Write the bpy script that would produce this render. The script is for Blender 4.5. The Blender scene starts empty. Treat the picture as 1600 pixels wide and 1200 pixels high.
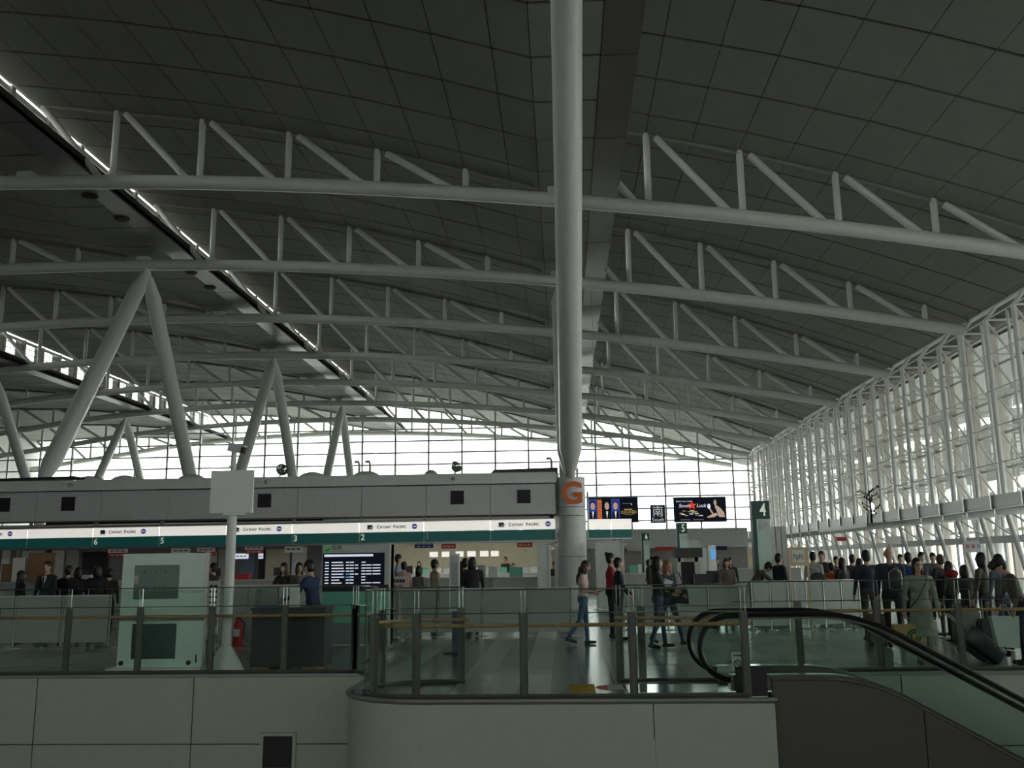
import bpy, bmesh, math, random
from mathutils import Vector, Matrix
import numpy as np

random.seed(7)
S = bpy.context.scene
COL = S.collection
rad = math.radians

# ------------------------------------------------------------------ camera
FPX, EYE = 1450.0, Vector((0, 0, 1.6))
PITCH, YAW, ROLL = rad(10.85), rad(3.02), rad(-0.72)
_f = Vector((-math.sin(YAW) * math.cos(PITCH), math.cos(YAW) * math.cos(PITCH), math.sin(PITCH)))
_r = Vector((math.cos(YAW), math.sin(YAW), 0))
_u = _r.cross(_f)
_r, _u = _r * math.cos(ROLL) + _u * math.sin(ROLL), _u * math.cos(ROLL) - _r * math.sin(ROLL)
cam = bpy.data.cameras.new('camera')
cam.sensor_width = 36
cam.lens = 36 * FPX / 1600
cam.clip_end = 600
co = bpy.data.objects.new('camera', cam)
COL.objects.link(co)
co.matrix_world = Matrix(((_r.x, _u.x, -_f.x, EYE.x), (_r.y, _u.y, -_f.y, EYE.y), (_r.z, _u.z, -_f.z, EYE.z), (0, 0, 0, 1)))
S.camera = co

# ------------------------------------------------------------------ sky, exposure
W = bpy.data.worlds.new('overcast_sky')
S.world = W
W.use_nodes = True
bg = W.node_tree.nodes['Background']
bg.inputs[0].default_value = (1.0, 0.985, 0.95, 1)
bg.inputs[1].default_value = 5.4
S.view_settings.view_transform = 'Standard'
S.view_settings.look = 'None'
S.view_settings.exposure = 0.0
S.view_settings.gamma = 1.0
S.view_settings.use_curve_mapping = False
S.cycles.max_bounces = 8
S.cycles.diffuse_bounces = 5
S.cycles.transparent_max_bounces = 40
S.cycles.sample_clamp_indirect = 4.0


def ray(px, py):
    return _f + _r * ((px - 800) / FPX) + _u * ((600 - py) / FPX)


def at_y(px, py, y):                       # point seen at a photo position, at distance y down the hall
    d = ray(px, py)
    return EYE + d * (y / d.y)


def at_z(px, py, z=0.0):
    d = ray(px, py)
    return EYE + d * ((z - EYE.z) / d.z)


def x_at(px, y, py=900):
    return at_y(px, py, y).x


# ------------------------------------------------------------------ materials
MATS = {}


def mat(name, col, rough=0.6, metal=0.0, var=0.06, scale=6.0, emit=0.0, spec=0.5, bump=0.0):
    if name in MATS:
        return MATS[name]
    m = bpy.data.materials.new(name)
    m.use_nodes = True
    nt = m.node_tree
    b = nt.nodes['Principled BSDF']
    b.inputs['Roughness'].default_value = rough
    b.inputs['Metallic'].default_value = metal
    b.inputs['Specular IOR Level'].default_value = spec
    tc = nt.nodes.new('ShaderNodeTexCoord')
    n = nt.nodes.new('ShaderNodeTexNoise')
    n.inputs['Scale'].default_value = scale
    n.inputs['Detail'].default_value = 3
    r = nt.nodes.new('ShaderNodeValToRGB')
    lo = [max(0, c * (1 - var)) for c in col] + [1]
    hi = [min(1, c * (1 + var)) for c in col] + [1]
    r.color_ramp.elements[0].position = 0.3
    r.color_ramp.elements[1].position = 0.7
    r.color_ramp.elements[0].color = lo
    r.color_ramp.elements[1].color = hi
    nt.links.new(tc.outputs['Object'], n.inputs['Vector'])
    nt.links.new(n.outputs['Fac'], r.inputs['Fac'])
    nt.links.new(r.outputs['Color'], b.inputs['Base Color'])
    if emit:
        nt.links.new(r.outputs['Color'], b.inputs['Emission Color'])
        b.inputs['Emission Strength'].default_value = emit
    if bump:
        bp = nt.nodes.new('ShaderNodeBump')
        bp.inputs['Strength'].default_value = bump
        bp.inputs['Distance'].default_value = 0.01
        n2 = nt.nodes.new('ShaderNodeTexNoise')
        n2.inputs['Scale'].default_value = scale * 12
        nt.links.new(tc.outputs['Object'], n2.inputs['Vector'])
        nt.links.new(n2.outputs['Fac'], bp.inputs['Height'])
        nt.links.new(bp.outputs['Normal'], b.inputs['Normal'])
    MATS[name] = m
    return m


def glass(name, tint, refl=1.0, haze=0.0, hazecol=(0.5, 0.52, 0.5)):
    m = bpy.data.materials.new(name)
    m.use_nodes = True
    nt = m.node_tree
    nt.nodes.remove(nt.nodes['Principled BSDF'])
    out = nt.nodes['Material Output']
    t = nt.nodes.new('ShaderNodeBsdfTransparent')
    t.inputs[0].default_value = (*tint, 1)
    g = nt.nodes.new('ShaderNodeBsdfGlossy')
    g.inputs['Roughness'].default_value = 0.02
    fr = nt.nodes.new('ShaderNodeFresnel')
    fr.inputs[0].default_value = 1.25 + 0.2 * refl
    mx = nt.nodes.new('ShaderNodeMixShader')
    ge = nt.nodes.new('ShaderNodeNewGeometry')             # thin sheet: only the outer face mirrors
    inv = nt.nodes.new('ShaderNodeMath')
    inv.operation = 'SUBTRACT'
    inv.inputs[0].default_value = 1.0
    nt.links.new(ge.outputs['Backfacing'], inv.inputs[1])
    ml = nt.nodes.new('ShaderNodeMath')
    ml.operation = 'MULTIPLY'
    nt.links.new(fr.outputs[0], ml.inputs[0])
    nt.links.new(inv.outputs[0], ml.inputs[1])
    nt.links.new(ml.outputs[0], mx.inputs[0])
    src = t
    if haze:
        d = nt.nodes.new('ShaderNodeBsdfDiffuse')
        d.inputs[0].default_value = (*hazecol, 1)
        nz = nt.nodes.new('ShaderNodeTexNoise')
        nz.inputs['Scale'].default_value = 3
        mp = nt.nodes.new('ShaderNodeMapRange')
        mp.inputs['To Min'].default_value = haze * 0.9
        mp.inputs['To Max'].default_value = min(1, haze * 1.1)
        nt.links.new(nz.outputs['Fac'], mp.inputs['Value'])
        m2 = nt.nodes.new('ShaderNodeMixShader')
        nt.links.new(mp.outputs[0], m2.inputs[0])
        nt.links.new(t.outputs[0], m2.inputs[1])
        nt.links.new(d.outputs[0], m2.inputs[2])
        src = m2
    nt.links.new(src.outputs[0], mx.inputs[1])
    nt.links.new(g.outputs[0], mx.inputs[2])
    nt.links.new(mx.outputs[0], out.inputs['Surface'])
    MATS[name] = m
    return m


def tile_floor_mat():
    m = mat('polished_floor', (0.30, 0.32, 0.31), rough=0.22, var=0.05, scale=0.8)
    nt = m.node_tree
    b = nt.nodes['Principled BSDF']
    br = nt.nodes.new('ShaderNodeTexBrick')
    br.offset = 0.0
    br.inputs['Scale'].default_value = 1.0
    br.inputs['Brick Width'].default_value = 0.84
    br.inputs['Row Height'].default_value = 1.2
    br.inputs['Mortar Size'].default_value = 0.006
    br.inputs['Color1'].default_value = (0.36, 0.38, 0.37, 1)
    br.inputs['Color2'].default_value = (0.20, 0.22, 0.22, 1)
    br.inputs['Mortar'].default_value = (0.08, 0.08, 0.08, 1)
    tc = [n for n in nt.nodes if n.type == 'TEX_COORD'][0]
    nt.links.new(tc.outputs['Object'], br.inputs['Vector'])
    nt.links.new(br.outputs['Color'], b.inputs['Base Color'])
    return m


M_WHITE = mat('white_steel_paint', (0.70, 0.71, 0.69), 0.38, var=0.03)
M_TRUSS = mat('truss_paint', (0.58, 0.585, 0.56), 0.4, var=0.03)
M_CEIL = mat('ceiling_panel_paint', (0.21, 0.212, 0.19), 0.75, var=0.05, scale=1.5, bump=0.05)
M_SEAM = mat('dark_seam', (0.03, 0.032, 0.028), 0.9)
M_DARKSOF = mat('dark_soffit_metal', (0.09, 0.09, 0.09), 0.35, metal=0.2)
M_MULL = mat('grey_mullion', (0.42, 0.42, 0.41), 0.45, metal=0.3)
M_BEIGE = mat('beige_mullion', (0.62, 0.58, 0.52), 0.5)
M_PANE = glass('window_glass', (0.90, 0.93, 0.92), 0.8)
M_GUARD = glass('guard_glass', (0.92, 0.965, 0.945), 0.7)
M_FROST = glass('frosted_barrier', (0.62, 0.66, 0.64), 0.6, haze=0.6, hazecol=(0.62, 0.64, 0.62))
M_FLOOR = tile_floor_mat()
M_TL = mat('light_floor_tile', (0.40, 0.42, 0.41), 0.2, var=0.05, scale=3)
M_TD = mat('dark_floor_tile', (0.17, 0.205, 0.205), 0.2, var=0.08, scale=3)
M_FASCIA = mat('pale_green_wall_panel', (0.45, 0.485, 0.415), 0.55, var=0.03)
M_FASC2 = mat('grey_fascia_panel', (0.60, 0.60, 0.61), 0.55, var=0.04)
M_LIP = mat('light_grey_lip', (0.72, 0.73, 0.72), 0.5, var=0.04)
M_STEEL = mat('brushed_steel', (0.36, 0.37, 0.36), 0.35, metal=0.7)
M_POST = mat('dark_bronze_post', (0.10, 0.10, 0.092), 0.45, metal=0.2)
M_CHROME = mat('chrome_trim', (0.7, 0.72, 0.72), 0.15, metal=1.0)
M_WOOD = mat('handrail_wood', (0.42, 0.25, 0.11), 0.4, var=0.25, scale=25)
M_PALEWOOD = mat('pale_wood', (0.62, 0.48, 0.30), 0.5, var=0.15, scale=25)
M_BLACK = mat('black_matte', (0.015, 0.015, 0.016), 0.6)
M_RUBBER = mat('black_rubber', (0.012, 0.012, 0.012), 0.28)
M_DARK = mat('charcoal_laminate', (0.03, 0.033, 0.036), 0.4)
M_CLAD = mat('escalator_cladding', (0.085, 0.084, 0.078), 0.5, var=0.04)
M_LIT = mat('lit_sign_white', (1.0, 0.95, 0.88), 0.5, var=0.04, emit=0.62)
M_GREEN = mat('sign_green', (0.010, 0.095, 0.085), 0.4, var=0.05, emit=0.25)
M_INK = mat('dark_ink', (0.02, 0.045, 0.045), 0.6)
M_NUM = mat('pale_numeral', (0.75, 0.80, 0.66), 0.5, emit=0.35)
M_PURPLE = mat('purple_emblem', (0.10, 0.07, 0.32), 0.5, emit=0.3)
M_ORANGE = mat('orange_letter', (0.75, 0.17, 0.04), 0.5)
M_SKIN = mat('skin', (0.52, 0.32, 0.23), 0.55)
M_HAIRB = mat('black_hair', (0.012, 0.010, 0.010), 0.45)
M_HAIRBR = mat('brown_hair', (0.06, 0.03, 0.02), 0.45)
M_HAIRBL = mat('light_brown_hair', (0.28, 0.15, 0.07), 0.45)
M_SHOE = mat('dark_shoe', (0.02, 0.02, 0.022), 0.4)
M_GREYC = mat('counter_grey', (0.42, 0.43, 0.43), 0.5)
M_LGREY = mat('light_grey_board', (0.60, 0.62, 0.62), 0.5)
M_PAPER = mat('white_paper', (0.75, 0.75, 0.73), 0.7)
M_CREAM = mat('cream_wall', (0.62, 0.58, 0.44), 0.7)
M_RED = mat('red_print', (0.55, 0.03, 0.03), 0.5)
M_NAVY = mat('navy_sign', (0.012, 0.02, 0.075), 0.6, emit=0.15, spec=0.2)
M_TEAL = mat('teal_panel', (0.16, 0.50, 0.38), 0.4)
M_SCREEN = mat('dark_screen', (0.008, 0.009, 0.02), 0.6, emit=0.3, spec=0.1)
M_GLOW = mat('screen_white', (0.75, 0.8, 0.95), 0.5, emit=0.7)
M_GLOWB = mat('screen_blue', (0.08, 0.35, 0.75), 0.5, emit=0.7)
M_YEL = mat('yellow_tactile', (0.62, 0.38, 0.03), 0.6)
M_BOXBR = mat('brown_cardboard', (0.28, 0.16, 0.08), 0.8)
M_GWHITE = mat('green_white_glass_panel', (0.74, 0.90, 0.81), 0.2, var=0.03)
M_GGREY = mat('grey_green_glass', (0.22, 0.29, 0.27), 0.15)
M_KRAFT = mat('kraft_paper', (0.48, 0.32, 0.14), 0.8)
M_GOLD = mat('gold_print', (0.6, 0.42, 0.12), 0.4, emit=0.4)
M_GROUND = mat('outdoor_concrete', (0.5, 0.5, 0.48), 0.9, scale=0.3)
M_PYLON = mat('pylon_pale_green', (0.50, 0.66, 0.60), 0.35)
M_PYDK = mat('pylon_dark_green', (0.012, 0.07, 0.065), 0.4)


# ------------------------------------------------------------------ mesh helpers
class MB:
    def __init__(self):
        self.v, self.f, self.mi = [], [], []

    def add(self, vs, fs, mi=0):
        o = len(self.v)
        self.v += [tuple(p) for p in vs]
        self.f += [tuple(i + o for i in f) for f in fs]
        self.mi += [mi] * len(fs)
        return self

    def box(self, c, s, mi=0, rz=0.0, rx=0.0, ry=0.0):
        x, y, z = s[0] / 2, s[1] / 2, s[2] / 2
        vs = [Vector((a, b, d)) for d in (-z, z) for a, b in ((-x, -y), (x, -y), (x, y), (-x, y))]
        if rx or ry or rz:
            R = Matrix.Rotation(rz, 3, 'Z') @ Matrix.Rotation(ry, 3, 'Y') @ Matrix.Rotation(rx, 3, 'X')
            vs = [R @ p for p in vs]
        c = Vector(c)
        return self.add([p + c for p in vs], [(3, 2, 1, 0), (4, 5, 6, 7), (0, 1, 5, 4), (1, 2, 6, 5), (2, 3, 7, 6), (3, 0, 4, 7)], mi)

    def span(self, a, b, mi=0):
        a, b = Vector(a), Vector(b)
        return self.box((a + b) / 2, [abs(q) for q in (b - a)], mi)

    def tube(self, pts, r, n=10, mi=0, closed=False, sx=1.0):
        pts = [Vector(p) for p in pts]
        rs = r if isinstance(r, (list, tuple)) else [r] * len(pts)
        rings = []
        k = len(pts)
        prev = None
        for i, p in enumerate(pts):
            a = pts[(i - 1) % k] if (closed or i > 0) else p
            b = pts[(i + 1) % k] if (closed or i < k - 1) else p
            t = (b - a).normalized()
            if prev is None:
                ref = Vector((0, 0, 1)) if abs(t.z) < 0.9 else Vector((0, 1, 0))
                s = t.cross(ref).normalized()
            else:
                s = (prev - t * prev.dot(t))
                s = s.normalized() if s.length > 1e-6 else t.orthogonal().normalized()
            prev = s
            q = s.cross(t)
            rings.append([p + (s * math.cos(2 * math.pi * j / n) * sx + q * math.sin(2 * math.pi * j / n)) * rs[i] for j in range(n)])
        vs = [p for g in rings for p in g]
        fs = []
        for i in range(k if closed else k - 1):
            o, o2 = i * n, ((i + 1) % k) * n
            fs += [(o + j, o2 + j, o2 + (j + 1) % n, o + (j + 1) % n) for j in range(n)]
        if not closed:
            fs += [tuple(range(n)), tuple(range(len(vs) - 1, len(vs) - n - 1, -1))]
        return self.add(vs, fs, mi)

    def ell(self, c, s, mi=0, nu=14, nv=9):
        c = Vector(c)
        vs = [c + Vector((0, 0, s[2]))]
        for i in range(1, nv):
            a = math.pi * i / nv
            vs += [c + Vector((s[0] * math.sin(a) * math.cos(2 * math.pi * j / nu), s[1] * math.sin(a) * math.sin(2 * math.pi * j / nu), s[2] * math.cos(a))) for j in range(nu)]
        vs.append(c - Vector((0, 0, s[2])))
        fs = [(0, 1 + j, 1 + (j + 1) % nu) for j in range(nu)]
        for i in range(nv - 2):
            o = 1 + i * nu
            fs += [(o + j, o + nu + j, o + nu + (j + 1) % nu, o + (j + 1) % nu) for j in range(nu)]
        o = 1 + (nv - 2) * nu
        fs += [(o + j, len(vs) - 1, o + (j + 1) % nu) for j in range(nu)]
        return self.add(vs, fs, mi)

    def prism(self, poly, d, mi=0):                # polygon (list of 3d points), extruded by vector d
        n = len(poly)
        d = Vector(d)
        vs = [Vector(p) for p in poly] + [Vector(p) + d for p in poly]
        fs = [tuple(range(n - 1, -1, -1)), tuple(range(n, 2 * n))]
        fs += [(i, (i + 1) % n, n + (i + 1) % n, n + i) for i in range(n)]
        return self.add(vs, fs, mi)

    def lathe(self, prof, c=(0, 0, 0), n=20, mi=0):
        c = Vector(c)
        vs, fs = [], []
        for r, z in prof:
            vs += [c + Vector((r * math.cos(2 * math.pi * j / n), r * math.sin(2 * math.pi * j / n), z)) for j in range(n)]
        for i in range(len(prof) - 1):
            o = i * n
            fs += [(o + j, o + (j + 1) % n, o + n + (j + 1) % n, o + n + j) for j in range(n)]
        fs += [tuple(range(n - 1, -1, -1)), tuple(range(len(vs) - n, len(vs)))]
        return self.add(vs, fs, mi)

    def build(self, name, mats, parent=None, smooth=False):
        off = WORLD.get(parent.name) if parent is not None else None
        return link(name, self.mesh(name, mats, smooth, off), parent)

    def mesh(self, name, mats, smooth=False, off=None):
        me = bpy.data.meshes.new(name)
        vs = self.v if off is None else [(p[0] - off[0], p[1] - off[1], p[2] - off[2]) for p in self.v]
        me.from_pydata(vs, [], self.f)
        for m in (mats if isinstance(mats, (list, tuple)) else [mats]):
            me.materials.append(m)
        if any(self.mi):
            me.polygons.foreach_set('material_index', self.mi)
        bm = bmesh.new()
        bm.from_mesh(me)
        bmesh.ops.recalc_face_normals(bm, faces=bm.faces)
        bm.to_mesh(me)
        bm.free()
        if smooth:
            me.polygons.foreach_set('use_smooth', [True] * len(me.polygons))
            me.set_sharp_from_angle(angle=rad(40))
        return me


WORLD = {}                                          # world position of each thing's root or part


def link(name, data, parent=None, loc=None):
    o = bpy.data.objects.new(name, data)
    COL.objects.link(o)
    if parent is not None:
        o.parent = parent
        WORLD[o.name] = WORLD.get(parent.name, Vector((0, 0, 0))).copy()
    else:
        WORLD[o.name] = Vector((0, 0, 0))
    if loc is not None:
        o.location = loc
        WORLD[o.name] = WORLD[o.name] + Vector(loc)
    return o


def tag(o, label=None, cat=None, group=None, kind=None):
    for k, v in (('label', label), ('category', cat), ('group', group), ('kind', kind)):
        if v:
            o[k] = v
    return o


def root(name, loc, label=None, cat=None, group=None, kind=None):
    return tag(link(name, None, None, loc), label, cat, group, kind)


def sub(name, parent, loc=None):
    return link(name, None, parent, loc)


def inst(name, data, parent, loc):                  # a further piece that shares mesh data, given in world coordinates
    return link(name, data, parent, Vector(loc) - WORLD[parent.name])


def put_text(s, c, size, m, parent, name='lettering', rz=0.0, align='CENTER', ext=0.004, sx=1.0, bold=0.0):
    cu = bpy.data.curves.new(name, 'FONT')
    cu.body = s
    cu.size = size
    cu.align_x = align
    cu.align_y = 'CENTER'
    cu.extrude = ext
    cu.offset = bold
    cu.materials.append(m)
    o = link(name, cu, parent, Vector(c) - (WORLD[parent.name] if parent is not None else Vector((0, 0, 0))))
    o.rotation_euler = (math.pi / 2, 0, rz)
    o.scale = (sx, 1, 1)
    return o


# ------------------------------------------------------------------ roof geometry
_cx = [-46, -40, -30, -20.8, -12.9, -8.3, -2.2, 1.4, 6.65, 8.5, 12, 16.3, 18.2]
_cz = [14.6, 15.2, 15.85, 15.95, 15.66, 15.38, 14.78, 14.3, 13.65, 13.42, 12.85, 12.05, 11.65]
_pc = np.polyfit(_cx, _cz, 3)


def zc(x):                                          # axis of the bottom chord
    return float(np.polyval(_pc, max(-62, min(30, x)))) if x > -46 else 14.55 - (-46 - x) * 0.14


def gap(u):
    return float(np.interp(u, [0, 3.3, 6.7, 10, 13.4, 16.7, 19.4, 30], [3.2, 2.85, 2.52, 2.08, 1.52, 0.92, 0.38, 0.36]))


ROWS = [-60, -40, -20, 0]
Y_END, Y_OUT = 92.0, 103.0
TRUSS_Y = [18.0, 32.0, 42.0, 52.0, 62.0, 72.0, 82.0, 92.0, 102.0]


def zroof(row, u):
    if row != 0 and u > 19.4:
        return zc(row + 19.4) + gap(19.4)
    return zc(row + u) + gap(u)


VAULT = {-60: 'far', -40: 'outer', -20: 'middle', 0: 'inner'}
YGRID = [-12 + 2.5 * i for i in range(46)] + [Y_OUT]
for row in ROWS:
    us = [i * 20 / 12 for i in range(12)]
    us.append(19.4)
    us += [21.3] if row != 0 else []
    us[-1 if row == 0 else -2] = 19.4
    shell = MB()
    prof = [(u, zroof(row, u)) for u in us] + ([(22.3, zroof(row, 22.3))] if row != 0 else [(20.2, zroof(row, 20.2)), (27.5, 10.6)])
    ys = (-12.0, Y_OUT)
    n = len(prof)
    for y in ys:
        for dz in (0.08, 0.5):
            shell.v += [(row + u, y, z + dz) for u, z in prof]
    for i in range(n - 1):
        a = [i, i + 1, 2 * n + i + 1, 2 * n + i]
        shell.f += [tuple(a), tuple(q + n for q in a), (i, i + 1, n + i + 1, n + i), (2 * n + i, 2 * n + i + 1, 3 * n + i + 1, 3 * n + i)]
    shell.f += [(0, n, 3 * n, 2 * n), (n - 1, 2 * n - 1, 4 * n - 1, 3 * n - 1)]
    shell.mi = [0] * len(shell.f)
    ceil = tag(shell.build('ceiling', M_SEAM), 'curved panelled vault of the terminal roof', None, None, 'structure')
    ceil['label'] = {'far': 'curved roof vault farthest from the glazed facade', 'outer': 'dark curved roof vault beyond the second skylight strip',
                     'middle': 'curved roof vault between the skylight strip and the tall column', 'inner': 'curved roof vault between the tall column and the glazed side wall'}[VAULT[row]]
    # panels: separate pieces where the photo tells them apart, the rest joined
    rest = MB()
    y0, y1 = {-60: (0, 0), -40: (33, 62), -20: (13, 62), 0: (13, 62)}[row]
    shared = {}
    segs = list(zip(us[:-1], us[1:]))
    if row == 0:
        segs += [(19.4, 20.2)]
    for k, (ua, ub) in enumerate(segs):
        za, zb = zroof(row, ua), zroof(row, ub)
        for j, y in enumerate(YGRID[:-1]):
            ln = YGRID[j + 1] - y
            g = 0.055
            vs = [(row + ua + 0.012, y + g, za), (row + ub - 0.012, y + g, zb), (row + ub - 0.012, y + ln - g, zb), (row + ua + 0.012, y + ln - g, za)]
            if y0 <= y < y1:
                if k not in shared:
                    c = ((ua + ub) / 2 + row, y, (za + zb) / 2)
                    mb = MB().prism([(p[0] - c[0], p[1] - y, p[2] - c[2]) for p in vs], (0, 0, 0.06))
                    shared[k] = (mb.mesh('ceiling_panel', M_CEIL, False, None), c)
                me, c = shared[k]
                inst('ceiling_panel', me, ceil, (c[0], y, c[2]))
            else:
                rest.prism(vs, (0, 0, 0.06))
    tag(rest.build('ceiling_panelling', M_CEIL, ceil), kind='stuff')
    if row != 0:                                    # dark metal edge beside the clerestory
        z = zroof(row, 21.5)
        for j in range(0, len(YGRID) - 1, 2):
            y, y2 = YGRID[j], YGRID[min(j + 2, len(YGRID) - 1)]
            MB().span((row + 21.3, y + 0.02, z - 0.02), (row + 22.3, y2 - 0.02, z + 0.25)).build('edge_strip', M_DARKSOF, ceil)

# round ceiling diffusers on the outer vault
for (px, py) in ((140, 320), (190, 355), (298, 437), (328, 460)):
    d = ray(px, py)
    t = (15.9 - 1.6) / d.z
    p = EYE + d * t
    if p.x > -40:
        MB().lathe([(0.05, -0.10), (0.26, -0.08), (0.32, 0.0), (0.30, 0.1)], (p.x, p.y, zroof(-40, p.x + 40)), 18).build('ceiling_diffuser', M_SEAM,)
for i, o in enumerate([o for o in bpy.data.objects if o.name.startswith('ceiling_diffuser')]):
    tag(o, ['nearest', 'second nearest', 'third nearest', 'farthest'][i] + ' round dark ceiling diffuser in the dim vault', 'diffuser', 'round ceiling diffusers')

# clerestory windows
for n, row in enumerate([-40, -20, 0]):
    win = root('window_%d' % (n + 3), (row, 0, 0), ['skylight window strip high above the far column row', 'long skylight window strip between two roof vaults', 'skylight window strip above the tall numbered column'][n], kind='structure')
    zb, zt = zroof(row - 20, 21) + 0.3, zc(row) + 3.1
    pm = MB().span((-0.012, 0.1, zb), (0.012, 1.5, zt - 0.25)).mesh('pane', M_PANE, False, None)
    bm2 = MB().span((-0.05, 1.55, zb), (0.02, 2.4, zt - 0.25)).mesh('blank_panel', M_LIP, False, None)
    hm2 = MB().span((-0.05, 0.1, zt - 0.22), (0.03, 2.4, zt)).mesh('head_panel', M_LIP, False, None)
    qm = MB().span((-0.11, -0.13, zb), (0.16, 0.13, zt)).mesh('post', M_BEIGE, False, None)
    sm = MB().span((-0.02, -0.03, zb), (0.03, 0.03, zt)).mesh('mullion', M_MULL, False, None)
    for y in YGRID[9:-1]:
        inst('pane', pm, win, (row, y, 0))
        inst('blank_panel', bm2, win, (row, y, 0))
        inst('head_panel', hm2, win, (row, y, 0))
        inst('post', qm, win, (row, y, 0))
        inst('mullion', sm, win, (row, y + 1.52, 0))
    for f in (0.12, 0.45, 0.62, 0.79):
        MB().span((row - 0.03, YGRID[9], zb + (zt - zb) * f - 0.02), (row + 0.05, Y_OUT, zb + (zt - zb) * f + 0.02)).build('rail', M_MULL, win)
    # solid upstand at the near end
    MB().span((row - 0.1, -12, zb - 0.3), (row + 0.1, YGRID[9] - 0.15, zt)).build('blank_panel', M_SEAM, win)

# roof trusses
POSTU = [3.35, 6.7, 10.05, 13.4, 16.7]
NTH = ['unseen', 'nearest', 'second', 'third', 'fourth', 'fifth', 'sixth', 'seventh', 'outermost']
for k, y in enumerate(TRUSS_Y):
    if k == 0:
        continue
    t = root('roof_truss', (0, y, 0), {1: 'nearest white tubular roof truss crossing the whole hall', 8: 'white roof truss standing outside beyond the end glazing', 7: 'white roof truss resting on the glazed end wall'}.get(k, NTH[k] + ' white tubular roof truss from the camera'), 'roof truss', 'white tubular roof trusses')
    xs = np.linspace(-60, 18.4, 60)
    MB().tube([(x, y, zc(x)) for x in xs], 0.265, 16).build('bottom_chord', M_TRUSS, t, True)
    for row in ROWS:
        if row == -60 and k < 3:
            continue
        pts = [(row + u, y, zroof(row, u) - 0.06) for u in np.linspace(0.3, 19.2 if row else 18.6, 14)]
        MB().tube(pts, 0.085, 8).build('top_chord', M_CEIL, t, True)  # dark ceiling colour puts the shade under the roof into the chord
        tops = [(row + 0.4, zroof(row, 0.4) - 0.1)] + [(row + u + 0.35, zroof(row, u + 0.35) - 0.06) for u in POSTU]
        for u in POSTU:
            x = row + u
            MB().tube([(x, y, zc(x)), (x, y, zroof(row, u) + 0.05)], 0.125, 10).build('post', M_TRUSS, t, True)
        for (xt, zt), u in zip(tops[:5], POSTU):
            xb = row + u - 0.45
            MB().tube([(xt, y, zt), (xb, y, zc(xb) + 0.1)], 0.135, 10).build('diagonal', M_TRUSS, t, True)
        if row > -60:
            MB().span((row - 0.3, y - 0.2, zc(row)), (row + 0.3, y + 0.2, zc(row) + 0.5)).build('bearing_block', M_TRUSS, t)

# zigzag supports between island tops and trusses
def leg(base, top, r, label, group, pin=True):
    b, tp = Vector(base), Vector(top)
    L = (tp - b)
    q = L.normalized()
    o = root('support_leg', b, label, 'column', group)
    p = [b, b + q * 0.35, b + q * 1.3, b + L * 0.5, tp - q * 1.5, tp - q * 0.4, tp]
    if not pin:
        MB().tube([p[1], p[2], p[3], tp], [r * 0.55, r, r, r], 32).build('tube', M_WHITE, o, True)
        MB().tube([b, p[1] + q * 0.05], r * 0.42, 12).build('base_pin', M_WHITE, o, True)
        MB().tube([tp - q * 0.5, tp - q * 0.05], r * 1.04, 32).build('head_collar', M_WHITE, o, True)
        return o
    MB().tube([p[1], p[2], p[3], p[4], p[5]], [r * 0.55, r, r, r, r * 0.5], 24).build('tube', M_WHITE, o, True)
    MB().tube([b, p[1] + q * 0.05], r * 0.42, 12).build('base_pin', M_WHITE, o, True)
    MB().tube([p[5] - q * 0.05, tp], r * 0.34, 12).build('head_pin', M_WHITE, o, True)
    MB().box(tp - q * 0.25, (0.06, r * 1.1, 0.5), rx=-math.atan2(q.y, q.z)).build('gusset_plate', M_WHITE, o)
    return o

legname = {0: 'beside the hall centre line', -20: 'in the row under the long skylight', -40: 'in the farthest column row'}
for row in (0, -20, -40):
    rx = row + 0.2
    for i, yb in enumerate((32.0, 52.0, 72.0, 91.6)):
        for s, ht in ((-1, 'leaning towards the camera'), (1, 'leaning away from the camera')):
            yt = round(yb) + 10 * s
            if yt > 90:
                continue
            zb = 1.7
            if row == 0:
                zb = 4.5 if yb == 32 else 2.4
            if row == 0 and i == 0:
                if s == -1:
                    leg((0.30, 32.0, 4.5), (0.35, 19.3, 14.82), 0.375, 'thick white column leaning out over the pillar marked G', 'slanted white support legs', False)
                    continue
                leg((0.22, 32.5, 4.5), (0.02, 42.0, zc(0) - 0.2), 0.36, 'white column just behind the one above the pillar marked G', 'slanted white support legs')
                continue
            if yt < 30:
                continue
            top = (rx, yt, zc(rx) - 0.22)
            w = {0: 'on the line of the G pillar', -20: 'in the row below the long skylight', -40: 'in the row farthest to the left'}[row]
            leg((rx, yb + s * 0.35 if yb > 33 else 34.25, zb if yb > 33 else 4.6), top, 0.36, '%s white slanted leg %s, %s' % (['first', 'second', 'third', 'fourth'][i], 'rising forward' if s < 0 else 'rising rearward', w), 'slanted white support legs')

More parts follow.
